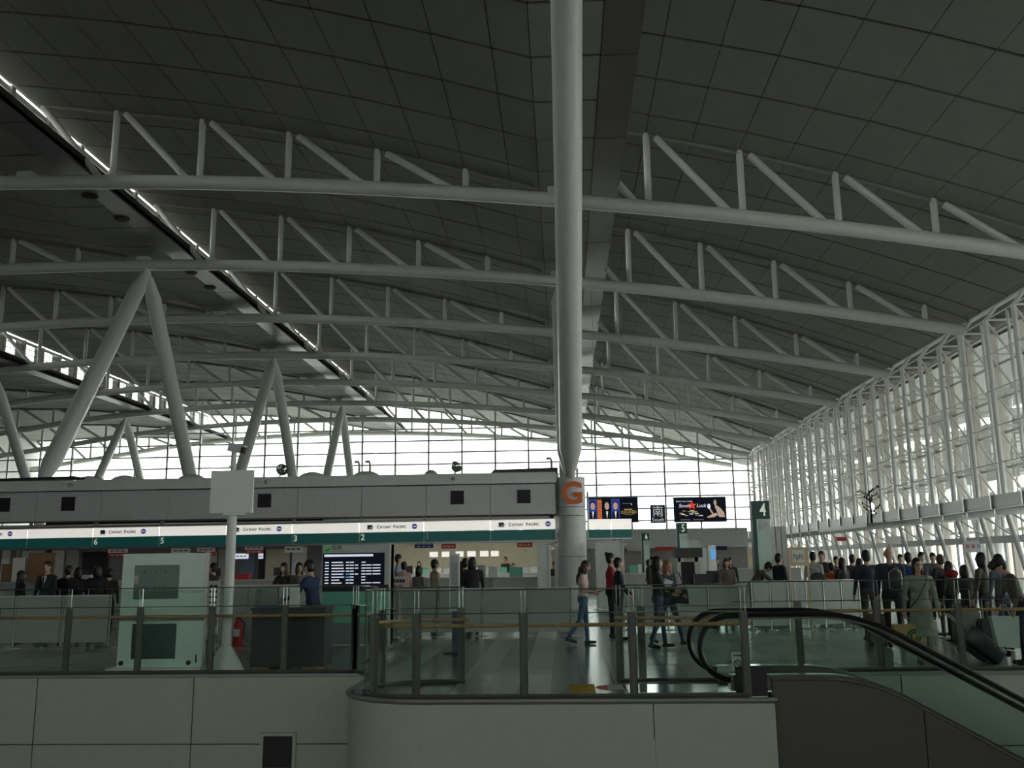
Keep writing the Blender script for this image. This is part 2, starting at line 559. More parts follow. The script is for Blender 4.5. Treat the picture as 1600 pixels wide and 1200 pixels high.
# ------------------------------------------------------------------ setting: floors, void, walls
YL, YN = 14.2, 11.45
fl = MB()
fl.span((-60, YL, -0.45), (20.2, Y_OUT, 0))
fl.span((2.36, 13.95, -0.45), (20.2, YL, 0))
pen = [(-1.75, YN), (2.36, YN), (2.36, YL), (-2.75, YL), (-2.75, 12.45)]
arc = [(-1.75 - 1.0 * math.sin(a), YN + 1.0 - 1.0 * math.cos(a)) for a in np.linspace(0, math.pi / 2, 9)]
poly = [(2.36, YN), (2.36, YL), (-2.75, YL)] + [p for p in reversed(arc)]
fl.prism([(x, y, -0.45) for x, y in poly], (0, 0, 0.45))
floor = tag(fl.build('floor', M_FLOOR), 'polished striped terminal floor', kind='structure')
tl = {}
for i in range(11):
    xa = -2.72 + 0.42 * i + 0.0
    light = (i % 5) in (3, 4, 0) if i > 4 else (i in (0, 3))
    mm = M_TL if light else M_TD
    w = 0.42
    me = tl.setdefault(light, MB().span((0.004, 0.004, 0), (w - 0.004, 1.196, 0.006)).mesh('floor_tile', mm, False, None))
    for j in range(9):
        y = YN + 0.1 + 1.2 * j
        if j == 0 and xa < -1.9:
            continue
        if xa > 0.75 and y < 14.2:
            continue
        inst('floor_tile', me, floor, (xa, y, 0.0))

tag(MB().span((-60, -12, -0.45), (20.2, 2.0, 0)).build('floor', M_FLOOR), 'floor on the near side of the opening', kind='structure')
tag(MB().span((-60, -12, -5.4), (60, 60, -5.0)).build('floor', mat('lower_floor', (0.4, 0.4, 0.38), 0.3)), 'lower storey floor under the opening', kind='structure')

# void faces: panelled fascia
def fascia(name, x0, x1, y, joints, z0=-3.2, hj=-0.98, label=None):
    o = root(name, (x0, y, 0), label, kind='structure')
    MB().span((x0, y + 0.05, z0), (x1, y + 0.4, -0.02)).build('backing', M_SEAM, o)
    js = [x0] + joints + [x1]
    for a, b in zip(js[:-1], js[1:]):
        for za, zb in ((z0, hj), (hj, -0.03)):
            MB().span((a + 0.008, y, za + 0.008), (b - 0.008, y + 0.06, zb - 0.008)).build('wall_panel', M_FASCIA, o)
    MB().span((x0, y - 0.03, -0.03), (x1, y + 0.1, 0.012)).build('edge_trim', M_STEEL, o)
    return o

wl = fascia('wall_left', -12.3, -2.72, YL - 0.06, [-10.3, -7.95, -5.55], label='pale panelled face of the floor edge on the far side of the opening')
wr = fascia('wall_right', 2.36, 14.0, 13.9, [4.7, 7.1, 9.5, 11.9], label='pale panelled face of the floor edge behind the escalator')
wf = root('wall_front', (0, YN, 0), 'pale curved face of the projecting balcony', kind='structure')
js = [-1.75, -1.73, 1.0, 2.40]
for a, b in ((-1.73, 1.0), (1.0, 2.40)):
    MB().span((a + 0.006, YN - 0.06, -3.2), (b - 0.006, YN + 0.0, -0.03)).build('wall_panel', M_FASCIA, wf)
ca = [(-1.75 - 1.06 * math.sin(a), YN + 1.0 - 1.06 * math.cos(a)) for a in np.linspace(0.0, math.pi / 2, 12)] + [(-2.81, YL - 0.1)]
MB().prism([(x, y, -3.2) for x, y in ca] + [(x + 0.08, y + 0.05, -3.2) for x, y in reversed(ca)], (0, 0, 3.17)).build('curved_panel', M_FASCIA, wf, True)
MB().tube([(2.42, YN - 0.07, -0.01), (-1.75, YN - 0.07, -0.01)] + [(x, y, -0.01) for x, y in ca[1:]], 0.035, 8).build('edge_trim', M_STEEL, wf, True)
MB().span((2.36, YN, -3.2), (2.41, YL, -0.03)).build('end_panel', M_FASCIA, wf)
v = root('air_vent', at_y(433, 1172, YL - 0.12), 'black square air vent with pale frame low in the pale wall', 'vent')
a, b = at_y(412, 1150, YL - 0.08), at_y(456, 1200, YL - 0.08)
fr = MB()
for (p, q) in (((a.x - .05, b.z), (a.x, a.z + .05)), ((b.x, b.z), (b.x + .05, a.z + .05)), ((a.x, a.z), (b.x, a.z + .05)), ((a.x - .05, b.z - .05), (b.x + .05, b.z))):
    fr.span((p[0], YL - 0.10, p[1]), (q[0], YL - 0.05, q[1]))
fr.build('frame', M_FASCIA, v)
MB().span((a.x, YL - 0.07, b.z), (b.x, YL - 0.055, a.z)).build('recess', M_BLACK, v)

# enclosing walls
wb = root('wall_back', (0, -12, 0), 'grey wall behind the viewpoint with a glazed band added for light', kind='structure')
M_WALLG = mat('wall_grey', (0.45, 0.46, 0.44), 0.7)
FILL_BAND = (-22, 18, 5.0, 7.4)  # glazed band added out of view to light surfaces facing the camera
for p, q in (((-60.3, -5), (28, FILL_BAND[2])), ((-60.3, FILL_BAND[3]), (28, 19)), ((-60.3, FILL_BAND[2]), (FILL_BAND[0], FILL_BAND[3])), ((FILL_BAND[1], FILL_BAND[2]), (28, FILL_BAND[3]))):
    MB().span((p[0], -12.3, p[1]), (q[0], -12, q[1])).build('wall_panel', M_WALLG, wb)
for i in range(10):
    x = FILL_BAND[0] + (FILL_BAND[1] - FILL_BAND[0]) * i / 10
    MB().span((x + .05, -12.16, FILL_BAND[2]), (x + (FILL_BAND[1] - FILL_BAND[0]) / 10 - .05, -12.14, FILL_BAND[3])).build('pane', M_PANE, wb)
    MB().span((x - .05, -12.2, FILL_BAND[2]), (x + .05, -12.1, FILL_BAND[3])).build('mullion', M_MULL, wb)
tag(MB().span((-60.4, -12, -5), (-60, Y_OUT, 19)).build('wall_side', mat('wall_grey2', (0.45, 0.46, 0.44), 0.7)), 'plain grey wall at the far side', kind='structure')
tag(MB().span((19.5, -12, -5), (19.9, Y_OUT, -0.05)).build('wall_flank', mat('wall_grey3', (0.45, 0.46, 0.44), 0.7)), 'plain side wall below the side glazing', kind='structure')
tag(MB().span((-120, -60, -6.2), (160, 260, -6.0)).build('ground', M_GROUND), 'pale concrete apron outside', kind='structure')

# ------------------------------------------------------------------ glazed end wall
ew = root('window_1', (0, Y_END, 0), 'tall gridded glass end wall with thin mullions', kind='structure')
cols = []
for row in ROWS:
    cols += [row] + [row + u for u in POSTU]
cols += [18.6]
zr = [4.2 + 1.18 * i for i in range(11)]
for x in cols:
    MB().span((x - 0.085, Y_END - 0.14, 0), (x + 0.085, Y_END + 0.10, zc(x))).build('mullion', M_MULL, ew)
MB().span((-60, Y_END - 0.3, 2.9), (18.6, Y_END + 0.3, 4.2)).build('spandrel', M_LGREY, ew)
for i, z in enumerate(zr[1:]):
    xs = [x for x in np.linspace(-60, 18.6, 80) if zc(x) > z]
    if xs:
        MB().span((xs[0], Y_END - 0.10, z - 0.07), (xs[-1], Y_END + 0.05, z + 0.07)).build('transom', M_MULL, ew)
for xa, xb in zip(cols[:-1], cols[1:]):
    for za, zb in zip(zr[:-1], zr[1:]):
        ta, tb = zc(xa), zc(xb)
        if min(ta, tb) <= za + .2:
            continue
        q = [(xa + .085, Y_END, za + .055), (xb - .085, Y_END, za + .055), (xb - .085, Y_END, min(zb - .055, tb)), (xa + .085, Y_END, min(zb - .055, ta))]
        MB().prism(q, (0, 0.02, 0)).build('pane', M_PANE, ew)
    rrow = max(r for r in ROWS if r <= xa + 1e-6)
    ra, rb = zroof(rrow, xa - rrow + 0.01), zroof(rrow, min(xb - rrow, 19.3))
    if ra - zc(xa) > 0.5:
        MB().prism([(xa + .05, Y_END + .15, zc(xa) + .2), (xb - .05, Y_END + .15, zc(xb) + .2), (xb - .05, Y_END + .15, rb), (xa + .05, Y_END + .15, ra)], (0, 0.02, 0)).build('gable_pane', M_PANE, ew)
# drain pipes on the end wall
for i, px in enumerate((561, 578, 862)):
    x = x_at(px, Y_END - 0.6, 740)
    MB().tube([(x - 0.5, Y_END - 0.4, 11.6), (x - 0.1, Y_END - 0.5, 11.6), (x, Y_END - 0.6, 11.3), (x, Y_END - 0.6, 4.3)], 0.13, 8).build('drain_pipe', M_MULL, ew, True)
# lower level below the spandrel
tag(MB().span((-60, Y_END + 0.4, 0), (19, Y_END + 0.7, 2.9)).build('wall_end', M_CREAM), 'pale wall under the glazed end', kind='structure')

# ------------------------------------------------------------------ glazed side wall with truss mullions
sw = root('window_2', (19.6, -10.5, 0), 'tall side glazing carried by white ladder trusses', kind='structure')
XI, XG = 18.2, 19.6
ZT = 11.5
LY = [-10.5 + 2.5 * i for i in range(42)]
zb0 = 3.9
rz = [zb0 + (ZT - zb0) * i / 5 for i in range(6)]
P = {}
P['inner_chord'] = MB().tube([(XI, 0, 3.3), (XI, 0, ZT), ], 0.11, 12).mesh('inner_chord', M_WHITE, True, None)
P['head_brace'] = MB().tube([(XI, 0, ZT - 0.02), (18.75, 0, 12.15)], 0.09, 8).mesh('head_brace', M_WHITE, True, None)
P['outer_chord'] = MB().tube([(19.15, 0, 0), (19.15, 0, 12.05)], 0.075, 8).mesh('outer_chord', M_WHITE, True, None)
P['glazing_post'] = MB().span((XG - 0.16, -0.09, 0), (XG + 0.14, 0.09, 12.0)).mesh('glazing_post', M_BEIGE, False, None)
P['rung'] = MB().tube([(XI, 0, 0), (XG - 0.1, 0, 0)], 0.05, 8).mesh('rung', M_WHITE, True, None)
dz = rz[1] - rz[0]
P['diagonal'] = MB().tube([(XI, 0, dz), (19.15, 0, 0)], 0.05, 8).mesh('diagonal', M_WHITE, True, None)
P['raking_leg'] = MB().tube([(XI, 0, 3.4), (18.95, 0, 0)], 0.11, 12).mesh('raking_leg', M_WHITE, True, None)
P['strut'] = MB().tube([(16.9, 0, 3.45), (18.5, 0, 2.3)], 0.045, 8).mesh('strut', M_WHITE, True, None)
pz = [0.1, 2.25] + rz + [12.0]
paneM = [MB().span((XG - 0.01, 0.09, a + 0.04), (XG + 0.01, 2.41, b - 0.04)).mesh('pane', M_PANE, False, None) for a, b in zip(pz[:-1], pz[1:])]
lightStopM = MB().span((XG - .02, .1, 0), (XG + .02, 2.4, 12.0)).mesh('light_stop_panel', M_WALLG, False, None)  # blank panels added out of view to cut daylight near the camera
for i, y in enumerate(LY):
    if y > 9 and i < len(LY) - 1:
        for me in paneM:
            inst('pane', me, sw, (0, y, 0))
    if y < 27:
        inst('glazing_post', P['glazing_post'], sw, (0, y, 0))
        if y < 9:
            inst('light_stop_panel', lightStopM, sw, (0, y, 0))
        continue
    lad = sub('truss_mullion', sw, Vector((0, y, 0)) - WORLD[sw.name])
    for n in ('inner_chord', 'head_brace', 'outer_chord', 'glazing_post', 'raking_leg', 'strut'):
        inst(n, P[n], lad, (0, y, 0))
    for z in rz[1:]:
        inst('rung', P['rung'], lad, (0, y, z))
    for z in rz[:-1]:
        inst('diagonal', P['diagonal'], lad, (0, y, z))
for z in pz[1:]:
    MB().span((XG - 0.09, LY[0], z - 0.05), (XG + 0.05, LY[-1], z + 0.05)).build('rail', M_MULL, sw)
for z in rz[1:]:
    MB().tube([(XI + 0.02, LY[0], z), (XI + 0.02, LY[-1], z)], 0.03, 6).build('tie_rod', M_WHITE, sw, True)
MB().span((18.6, LY[0], 12.05), (18.85, LY[-1], 12.25)).build('head_rail', M_WHITE, sw)
MB().span((18.9, LY[0], 2.15), (19.4, LY[-1], 2.45)).build('door_beam', M_LGREY, sw)

# catwalk ledge on the side wall
cw = root('catwalk', (17.4, 29.5, 3.4), 'grey maintenance catwalk running along the side glazing', 'catwalk')
MB().span((16.6, 29.5, 3.40), (18.3, 92, 3.48)).build('deck', M_MULL, cw)
MB().span((16.55, 29.5, 3.36), (16.62, 92, 3.40)).build('edge_lip', M_WHITE, cw)
pm = MB().span((16.56, 0.06, 3.45), (16.60, 2.44, 3.90)).mesh('side_panel', M_LIP, False, None)
bm_ = MB().span((16.48, -0.05, 3.38), (16.62, 0.05, 4.02)).mesh('bracket', M_STEEL, False, None)
jm = MB().span((16.6, -0.05, 3.15), (18.2, 0.05, 3.40)).mesh('joist', M_STEEL, False, None)
for y in [v for v in LY[:-1] if v > 29]:
    inst('side_panel', pm, cw, (0, y, 0))
    inst('bracket', bm_, cw, (0, y, 0))
    inst('joist', jm, cw, (0, y, 0))
cp = root('entrance_canopy', (15.9, 50, 3.1), 'grey canopy slab jutting out below the catwalk', 'canopy')
MB().prism([(16.6, 46.5, 3.36), (15.0, 47.3, 3.25), (15.0, 56.0, 3.25), (16.6, 57.0, 3.36)], (0, 0, -0.14)).build('slab', M_MULL, cp)
MB().span((14.97, 47.3, 3.08), (15.03, 56.0, 3.30)).build('front_edge', M_LIP, cp)
sp = root('wire_tree', (15.4, 47.8, 3.25), 'dark spiky bare ornament standing on the canopy slab', 'ornament')
MB().tube([(15.4, 47.8, 3.25), (15.42, 47.8, 3.9), (15.38, 47.82, 5.0)], [0.06, 0.05, 0.02], 8).build('stem', M_BLACK, sp, True)
random.seed(3)
for i in range(22):
    z = 3.5 + 1.4 * random.random()
    a = random.random() * 6.28
    L = 0.25 + 0.3 * random.random()
    tip = Vector((15.4 + L * math.cos(a), 47.8 + L * math.sin(a), z + 0.25))
    tw = MB().tube([(15.4, 47.8, z), tip], [0.025, 0.012], 5)
    tw.ell(tip, (0.04, 0.04, 0.07), 0, 6, 5)
    tw.build('twig', M_BLACK, sp, True)

# outside the side glazing
ex = root('kerbside_canopy', (24, 60, 0), 'white kerbside canopy with raking columns outside the side glazing', 'canopy')
for i in range(7):
    y = 32 + 10 * i
    MB().tube([(23.0, y, 0), (26.0, y + 2.5, 11.2)], 0.28, 12).build('raking_column', M_WHITE, ex, True)
    MB().tube([(23.0, y, 0), (20.6, y - 1.0, 9.0)], 0.2, 12).build('raking_column', M_WHITE, ex, True)
    MB().tube([(20.2, y, 9.0), (27.2, y, 9.6)], 0.2, 10).build('cross_beam', M_WHITE, ex, True)
MB().prism([(20.3, 5, zroof(0, 20.2) - .02), (27.5, 5, 10.55), (27.5, 5, 10.50), (20.3, 5, zroof(0, 20.2) - .07)], (0, 97, 0)).build('overhang_lining', M_WHITE, ex)
for i in range(34):
    y = 28 + 2.2 * i
    MB().span((27.9, y - .12, 0), (28.15, y + .12, 10.4)).build('screen_post', M_BEIGE, ex)
    MB().span((27.95, y + .15, 6.6), (28.0, y + 2.05, 9.9)).build('screen_panel', M_LGREY, ex)
for z in (3.2, 4.9, 6.5, 8.3, 10.0):
    MB().span((27.88, 28, z - .1), (28.1, 101, z + .1)).build('screen_rail', M_BEIGE, ex)
tag(MB().span((20.2, -12, -0.5), (34, Y_OUT, -0.05)).build('road', M_GROUND), 'raised kerbside road deck outside the glazing', kind='structure')


# ------------------------------------------------------------------ glass guards
H_RAIL, H_POST, H_GLASS = 0.84, 0.99, 1.27


def guard(name, pts, posts, label, rail=None, group='glass guards round the floor opening', ends=True):
    """pts: ground polyline of the glass; posts: list of (x, y) with angle"""
    o = root(name, (pts[0][0], pts[0][1], 0), label, 'guard rail', group)
    for i in range(len(pts) - 1):
        a, b = Vector((*pts[i], 0)), Vector((*pts[i + 1], 0))
        d = (b - a)
        n = Vector((-d.y, d.x, 0)).normalized() * 0.008
        g = d.normalized() * (0.03 if d.length > 0.5 else 0.0)
        a2, b2 = a + g, b - g
        q = [a2 - n, b2 - n, b2 + n, a2 + n]
        MB().prism([(p.x, p.y, 0.04) for p in q], (0, 0, H_GLASS - 0.04)).build('pane', M_GUARD, o)
    MB().tube([(x, y, H_GLASS) for x, y in pts], 0.009, 6).build('top_trim', M_CHROME, o, True)
    MB().tube([(x, y, H_POST) for x, y in pts], 0.007, 6).build('middle_trim', M_CHROME, o, True)
    MB().tube([(x, y, 0.03) for x, y in pts], 0.03, 6).build('base_shoe', M_POST, o, True)
    rl = rail or [(x, y + 0.09) for x, y in pts]
    MB().tube([(x, y, H_RAIL) for x, y in rl], 0.024, 10).build('handrail', M_WOOD, o, True)
    for (x, y) in posts:
        p = MB().span((x - 0.05, y + 0.012, 0), (x + 0.05, y + 0.032, H_POST)).build('post', M_POST, o)
        for s in (-0.025, 0.025):
            MB().tube([(x + s, y + 0.014, H_POST - 0.05), (x + s, y + 0.014, H_GLASS)], 0.005, 6).build('clip_rod', M_CHROME, p, True)
        MB().box((x, y + 0.06, H_RAIL - 0.01), (0.03, 0.08, 0.02)).build('rail_bracket', M_STEEL, p)
    return o


gy = YL + 0.06
px_l = [x_at(p, gy, 1000) for p in (-125, -10, 104, 216, 329, 443, 556)]
pts = [(px_l[0], gy)] + [(x, gy) for x in px_l[1:]]
guard('glass_guard', pts, pts[1:], 'long straight glass guard in front of the black counter')
px_r = [2.45] + [x_at(p, 14.05, 1000) for p in (1250, 1375, 1503, 1630, 1760)]
pts = [(x, 14.05) for x in px_r]
guard('glass_guard', pts, pts[1:], 'glass guard behind the escalator, in front of the woman with shoulder strap')
ny = YN + 0.07
arcp = [(-1.85 - 0.72 * math.sin(a), ny + 0.72 - 0.72 * math.cos(a)) for a in np.linspace(0, math.pi, 15)]
np_ = [x_at(p, ny, 1020) for p in (1165, 989, 818, 650)]
pts = [(x, ny) for x in np_] + arcp[0:] + [(-1.36, ny + 1.44)]
rail = [(np_[0] + 0.1, ny + 0.09), (np_[-1], ny + 0.09)] + [(-1.85 - 0.63 * math.sin(a), ny + 0.72 - 0.63 * math.cos(a)) for a in np.linspace(0, math.pi, 15)] + [(-1.30, ny + 1.35)]
pst = [(x, ny) for x in np_] + [(-2.36, ny + 0.21), (-2.44, ny + 1.12), (-1.42, ny + 1.42)]
guard('glass_guard', pts, pst, 'nearest glass guard with rounded corner on the projecting balcony', rail)
pts = [(0.72, 12.98), (1.02, 12.98), (2.3, 12.98)]
guard('glass_guard', pts, pts[:2], 'short glass guard beside the rounded escalator newels', [(0.66, 12.9), (2.3, 12.9)])
pts = [(-3.18, gy), (-2.95, 14.0), (-2.72, 13.6), (-2.6, 13.1)]
guard('glass_guard', pts, [pts[0]], 'small curved glass guard joining the black counter guard and the rounded corner')

# ------------------------------------------------------------------ escalator
es = root('escalator', (2.4, 12.2, 0), 'escalator going down with black handrails and glass balustrades', 'escalator')
SLOPE = math.tan(rad(29))


def esc_z(x, x0=3.55, z=0.0):
    if x < x0 - 0.5:
        return z
    if x < x0 + 0.5:
        t = (x - (x0 - 0.5))
        return z - SLOPE * t * t / 2
    return z - SLOPE * (x - x0)


def balustrade(y, side):
    R_ = 0.38
    cx = 1.62 + R_
    zt = 0.93
    path = [(cx + 0.02, y, zt - 2 * R_ + 0.02)]
    loop = [(cx - R_ * math.sin(a), y, zt - R_ - R_ * math.cos(a)) for a in np.linspace(0.15, math.pi, 16)]
    run = [(x, y, zt + esc_z(x)) for x in np.linspace(cx + 0.2, 9.2, 40)]
    hp = [(cx + 0.5, y, zt - 2 * R_ - 0.02)] + loop + run
    MB().tube(hp, 0.036, 10, sx=1.2).build('handrail', M_RUBBER, es, True)
    inner = [(cx - (R_ - 0.03) * math.sin(a), y, zt - R_ - (R_ - 0.03) * math.cos(a)) for a in np.linspace(0.15, math.pi, 16)] + [(x, y, zt - 0.04 + esc_z(x)) for x in np.linspace(cx + 0.2, 9.2, 40)]
    MB().tube(inner, 0.012, 6).build('handrail_track', M_CHROME, es, True)
    gp = [(p[0], y - 0.006, p[2]) for p in inner] + [(x, y - 0.006, 0.22 + esc_z(x)) for x in np.linspace(9.2, cx, 40)]
    MB().prism(gp, (0, 0.012, 0)).build('glass_balustrade', M_GUARD, es)
    # skirting deck
    dk = MB()
    xs = np.linspace(1.95, 9.2, 60)
    top = [(x, y - 0.10, 0.24 + esc_z(x)) for x in xs]
    bot = [(x, y - 0.10, 0.06 + esc_z(x)) for x in reversed(xs)]
    dk.prism(top + bot, (0, 0.2, 0))
    dk.build('skirt_deck', M_CHROME, es)


balustrade(11.75, -1)
balustrade(12.75, 1)
xs = np.linspace(2.42, 9.2, 50)
for xa, xb in ((2.42, 4.15), (4.15, 5.75), (5.75, 7.4), (7.4, 9.2)):
    xs = np.linspace(xa + 0.006, xb - 0.006, 16)
    MB().prism([(x, 11.6, 0.19 + esc_z(x)) for x in xs] + [(x, 11.6, -3.4 + esc_z(x)) for x in reversed(xs)], (0, 0.05, 0)).build('side_cladding', M_CLAD, es)
MB().tube([(x, 11.6, 0.19 + esc_z(x)) for x in np.linspace(2.42, 9.2, 50)], 0.016, 6).build('cladding_trim', M_CLAD, es, True)
MB().prism([(x, 12.85, 0.1 + esc_z(x)) for x in np.linspace(2.0, 9.2, 40)] + [(9.2, 12.85, -6), (2.0, 12.85, -3.4)], (0, 0.05, 0)).build('far_cladding', M_CLAD, es)
MB().span((0.75, 11.85, 0.0), (2.5, 12.65, 0.02)).build('landing_plate', M_CHROME, es)
for i in range(12):
    x = 2.5 + 0.4 * i
    z = min(0.0, esc_z(x + 0.2)) - 0.03
    st = MB().span((x, 11.86, z - 0.2), (x + 0.41, 12.64, z))
    st.build('step', M_STEEL, es)
MB().span((2.0, 11.55, 0.01), (2.36, 11.62, 0.34)).build('newel_base', M_BLACK, es)
stk = root('safety_sticker', (2.06, 11.73, 0.5), 'small white safety notice stuck on escalator glass', 'sticker')
MB().span((1.99, 11.735, 0.28), (2.12, 11.74, 0.50)).build('sheet', M_PAPER, stk)
ring = MB().tube([(2.055 + 0.042 * math.cos(a), 11.731, 0.36 + 0.042 * math.sin(a)) for a in np.linspace(0, 2 * math.pi, 20, endpoint=False)], 0.006, 5, closed=True)
ring.tube([(2.028, 11.731, 0.387), (2.082, 11.731, 0.333)], 0.005, 5)
ring.build('prohibition_mark', M_INK, stk)
for i in range(3):
    MB().span((2.015 + 0.032 * i, 11.731, 0.448), (2.038 + 0.032 * i, 11.734, 0.47)).build('print', M_INK, stk)

# tactile tile and floor sticker on the balcony
ta, tb = at_z(891, 1087, 0.02), at_z(926, 1067, 0.02)
tt = root('tactile_tile', (ta.x, ta.y, 0.006), 'yellow ribbed tactile paving tile on the balcony floor', 'floor tile')
MB().span((ta.x, ta.y + .0, 0.006), (ta.x + 0.32, ta.y + 1.1, 0.014)).build('tile_base', M_YEL, tt)
for i in range(5):
    for j in range(3):
        MB().span((ta.x + 0.03 + i * 0.056, ta.y + 0.05 + 0.34 * j, 0.014), (ta.x + 0.06 + i * 0.056, ta.y + 0.35 + 0.34 * j, 0.02)).build('rib', M_YEL, tt)
fs = root('floor_sticker', (0.62, 12.05, 0.008), 'round red and white sticker on the floor beside the yellow tile', 'sticker')
MB().lathe([(0.25, 0.007), (0.25, 0.009)], (0.62, 12.45, 0), 28).build('red_disc', M_RED, fs)
MB().span((0.52, 12.20, 0.0095), (0.72, 12.70, 0.0105)).build('white_bar', M_PAPER, fs)

# ------------------------------------------------------------------ queue barriers
def barrier(px0, px1, yb, yb2, n, label, htop=1.04):
    xa, xb = x_at(px0, yb, 960), x_at(px1, yb2, 960)
    o = root('queue_barrier', (xa, yb, 0), label, 'barrier', 'frosted queue barriers')
    for i in range(n):
        a = Vector((xa + (xb - xa) * i / n, yb + (yb2 - yb) * i / n, 0))
        b = Vector((xa + (xb - xa) * (i + 1) / n, yb + (yb2 - yb) * (i + 1) / n, 0))
        d = (b - a).normalized()
        nn = Vector((-d.y, d.x, 0)) * 0.012
        q = [a + d * 0.03 - nn, b - d * 0.03 - nn, b - d * 0.03 + nn, a + d * 0.03 + nn]
        p = MB().prism([(v.x, v.y, 0.10) for v in q], (0, 0, htop - 0.12)).build('panel', M_FROST, o)
        MB().prism([(v.x, v.y, htop - 0.03) for v in q], (0, 0, 0.03)).build('top_edge', M_LIP, p)
        for e in ((a,) if i < n - 1 else (a, b)):
            ps = MB().tube([(e.x, e.y, 0.02), (e.x, e.y, htop)], 0.018, 8).build('post', M_STEEL, o, True)
            MB().lathe([(0.16, 0.0), (0.16, 0.012), (0.03, 0.03)], (e.x, e.y, 0), 16).build('foot', M_STEEL, ps)
    return o


barrier(-50, 172, 19.0, 19.0, 3, 'frosted queue barrier at the left below the dark-suited man')
barrier(312, 388, 19.4, 19.4, 1, 'short frosted queue barrier behind the white camera pole')
barrier(615, 892, 20.9, 20.9, 4, 'frosted queue barrier below the pillar marked G')
barrier(980, 1172, 22.3, 22.3, 3, 'frosted queue barrier behind the couple')
barrier(1176, 1345, 22.0, 22.6, 6, 'pale many-panelled queue barrier in front of the wooden notice stand', 1.1)

# ------------------------------------------------------------------ check-in island
isl = root('island_fascia', (-0.4, 32, 3.2), 'long grey panelled fascia above the check-in counters', 'fascia')
XR = -0.22
MB().span((-26, 32.1, 3.19), (XR, 33.0, 4.25)).build('core', M_SEAM, isl)
MB().span((-26, 31.9, 4.27), (XR, 33.4, 4.62)).build('top_lip', M_LIP, isl)
MB().span((-26, 31.84, 4.25), (XR, 32.0, 4.30)).build('lip_moulding', M_LIP, isl)
MB().span((-26, 33.4, 4.3), (XR, 46.0, 4.5)).build('island_roof', M_FASC2, isl)
MB().span((-26, 45.8, 3.2), (XR, 46.0, 4.3)).build('rear_band', M_SEAM, isl)
jx = [XR - 0.02] + [x_at(p, 32, 790) for p in (766, 666, 565, 465, 364, 263, 158, 56, -50, -160)]
for a, b in zip(jx[:-1], jx[1:]):
    MB().span((b + 0.008, 32.0, 3.2), (a - 0.008, 32.1, 4.22)).build('fascia_panel', M_FASC2, isl)
for i, (p0, p1, dark) in enumerate(((808, 829, 1), (704, 725, 1), (602, 628, 0), (499, 527, 0), (403, 424, 1), (300, 326, 0), (196, 222, 0), (97, 118, 1), (-4, 17, 1))):
    xa, xb = x_at(p0, 32, 780), x_at(p1, 32, 780)
    zc_ = 3.80
    h = (xb - xa) / 2
    vt = MB()
    vt.span((xa - 0.07, 31.985, zc_ - h - 0.07), (xb + 0.07, 32.0, zc_ + h + 0.07))
    vent = vt.build('vent_frame' if dark else 'access_panel', M_FASC2, isl)
    if dark:
        MB().span((xa, 31.975, zc_ - h), (xb, 31.99, zc_ + h)).build('vent_opening', M_BLACK, vent)

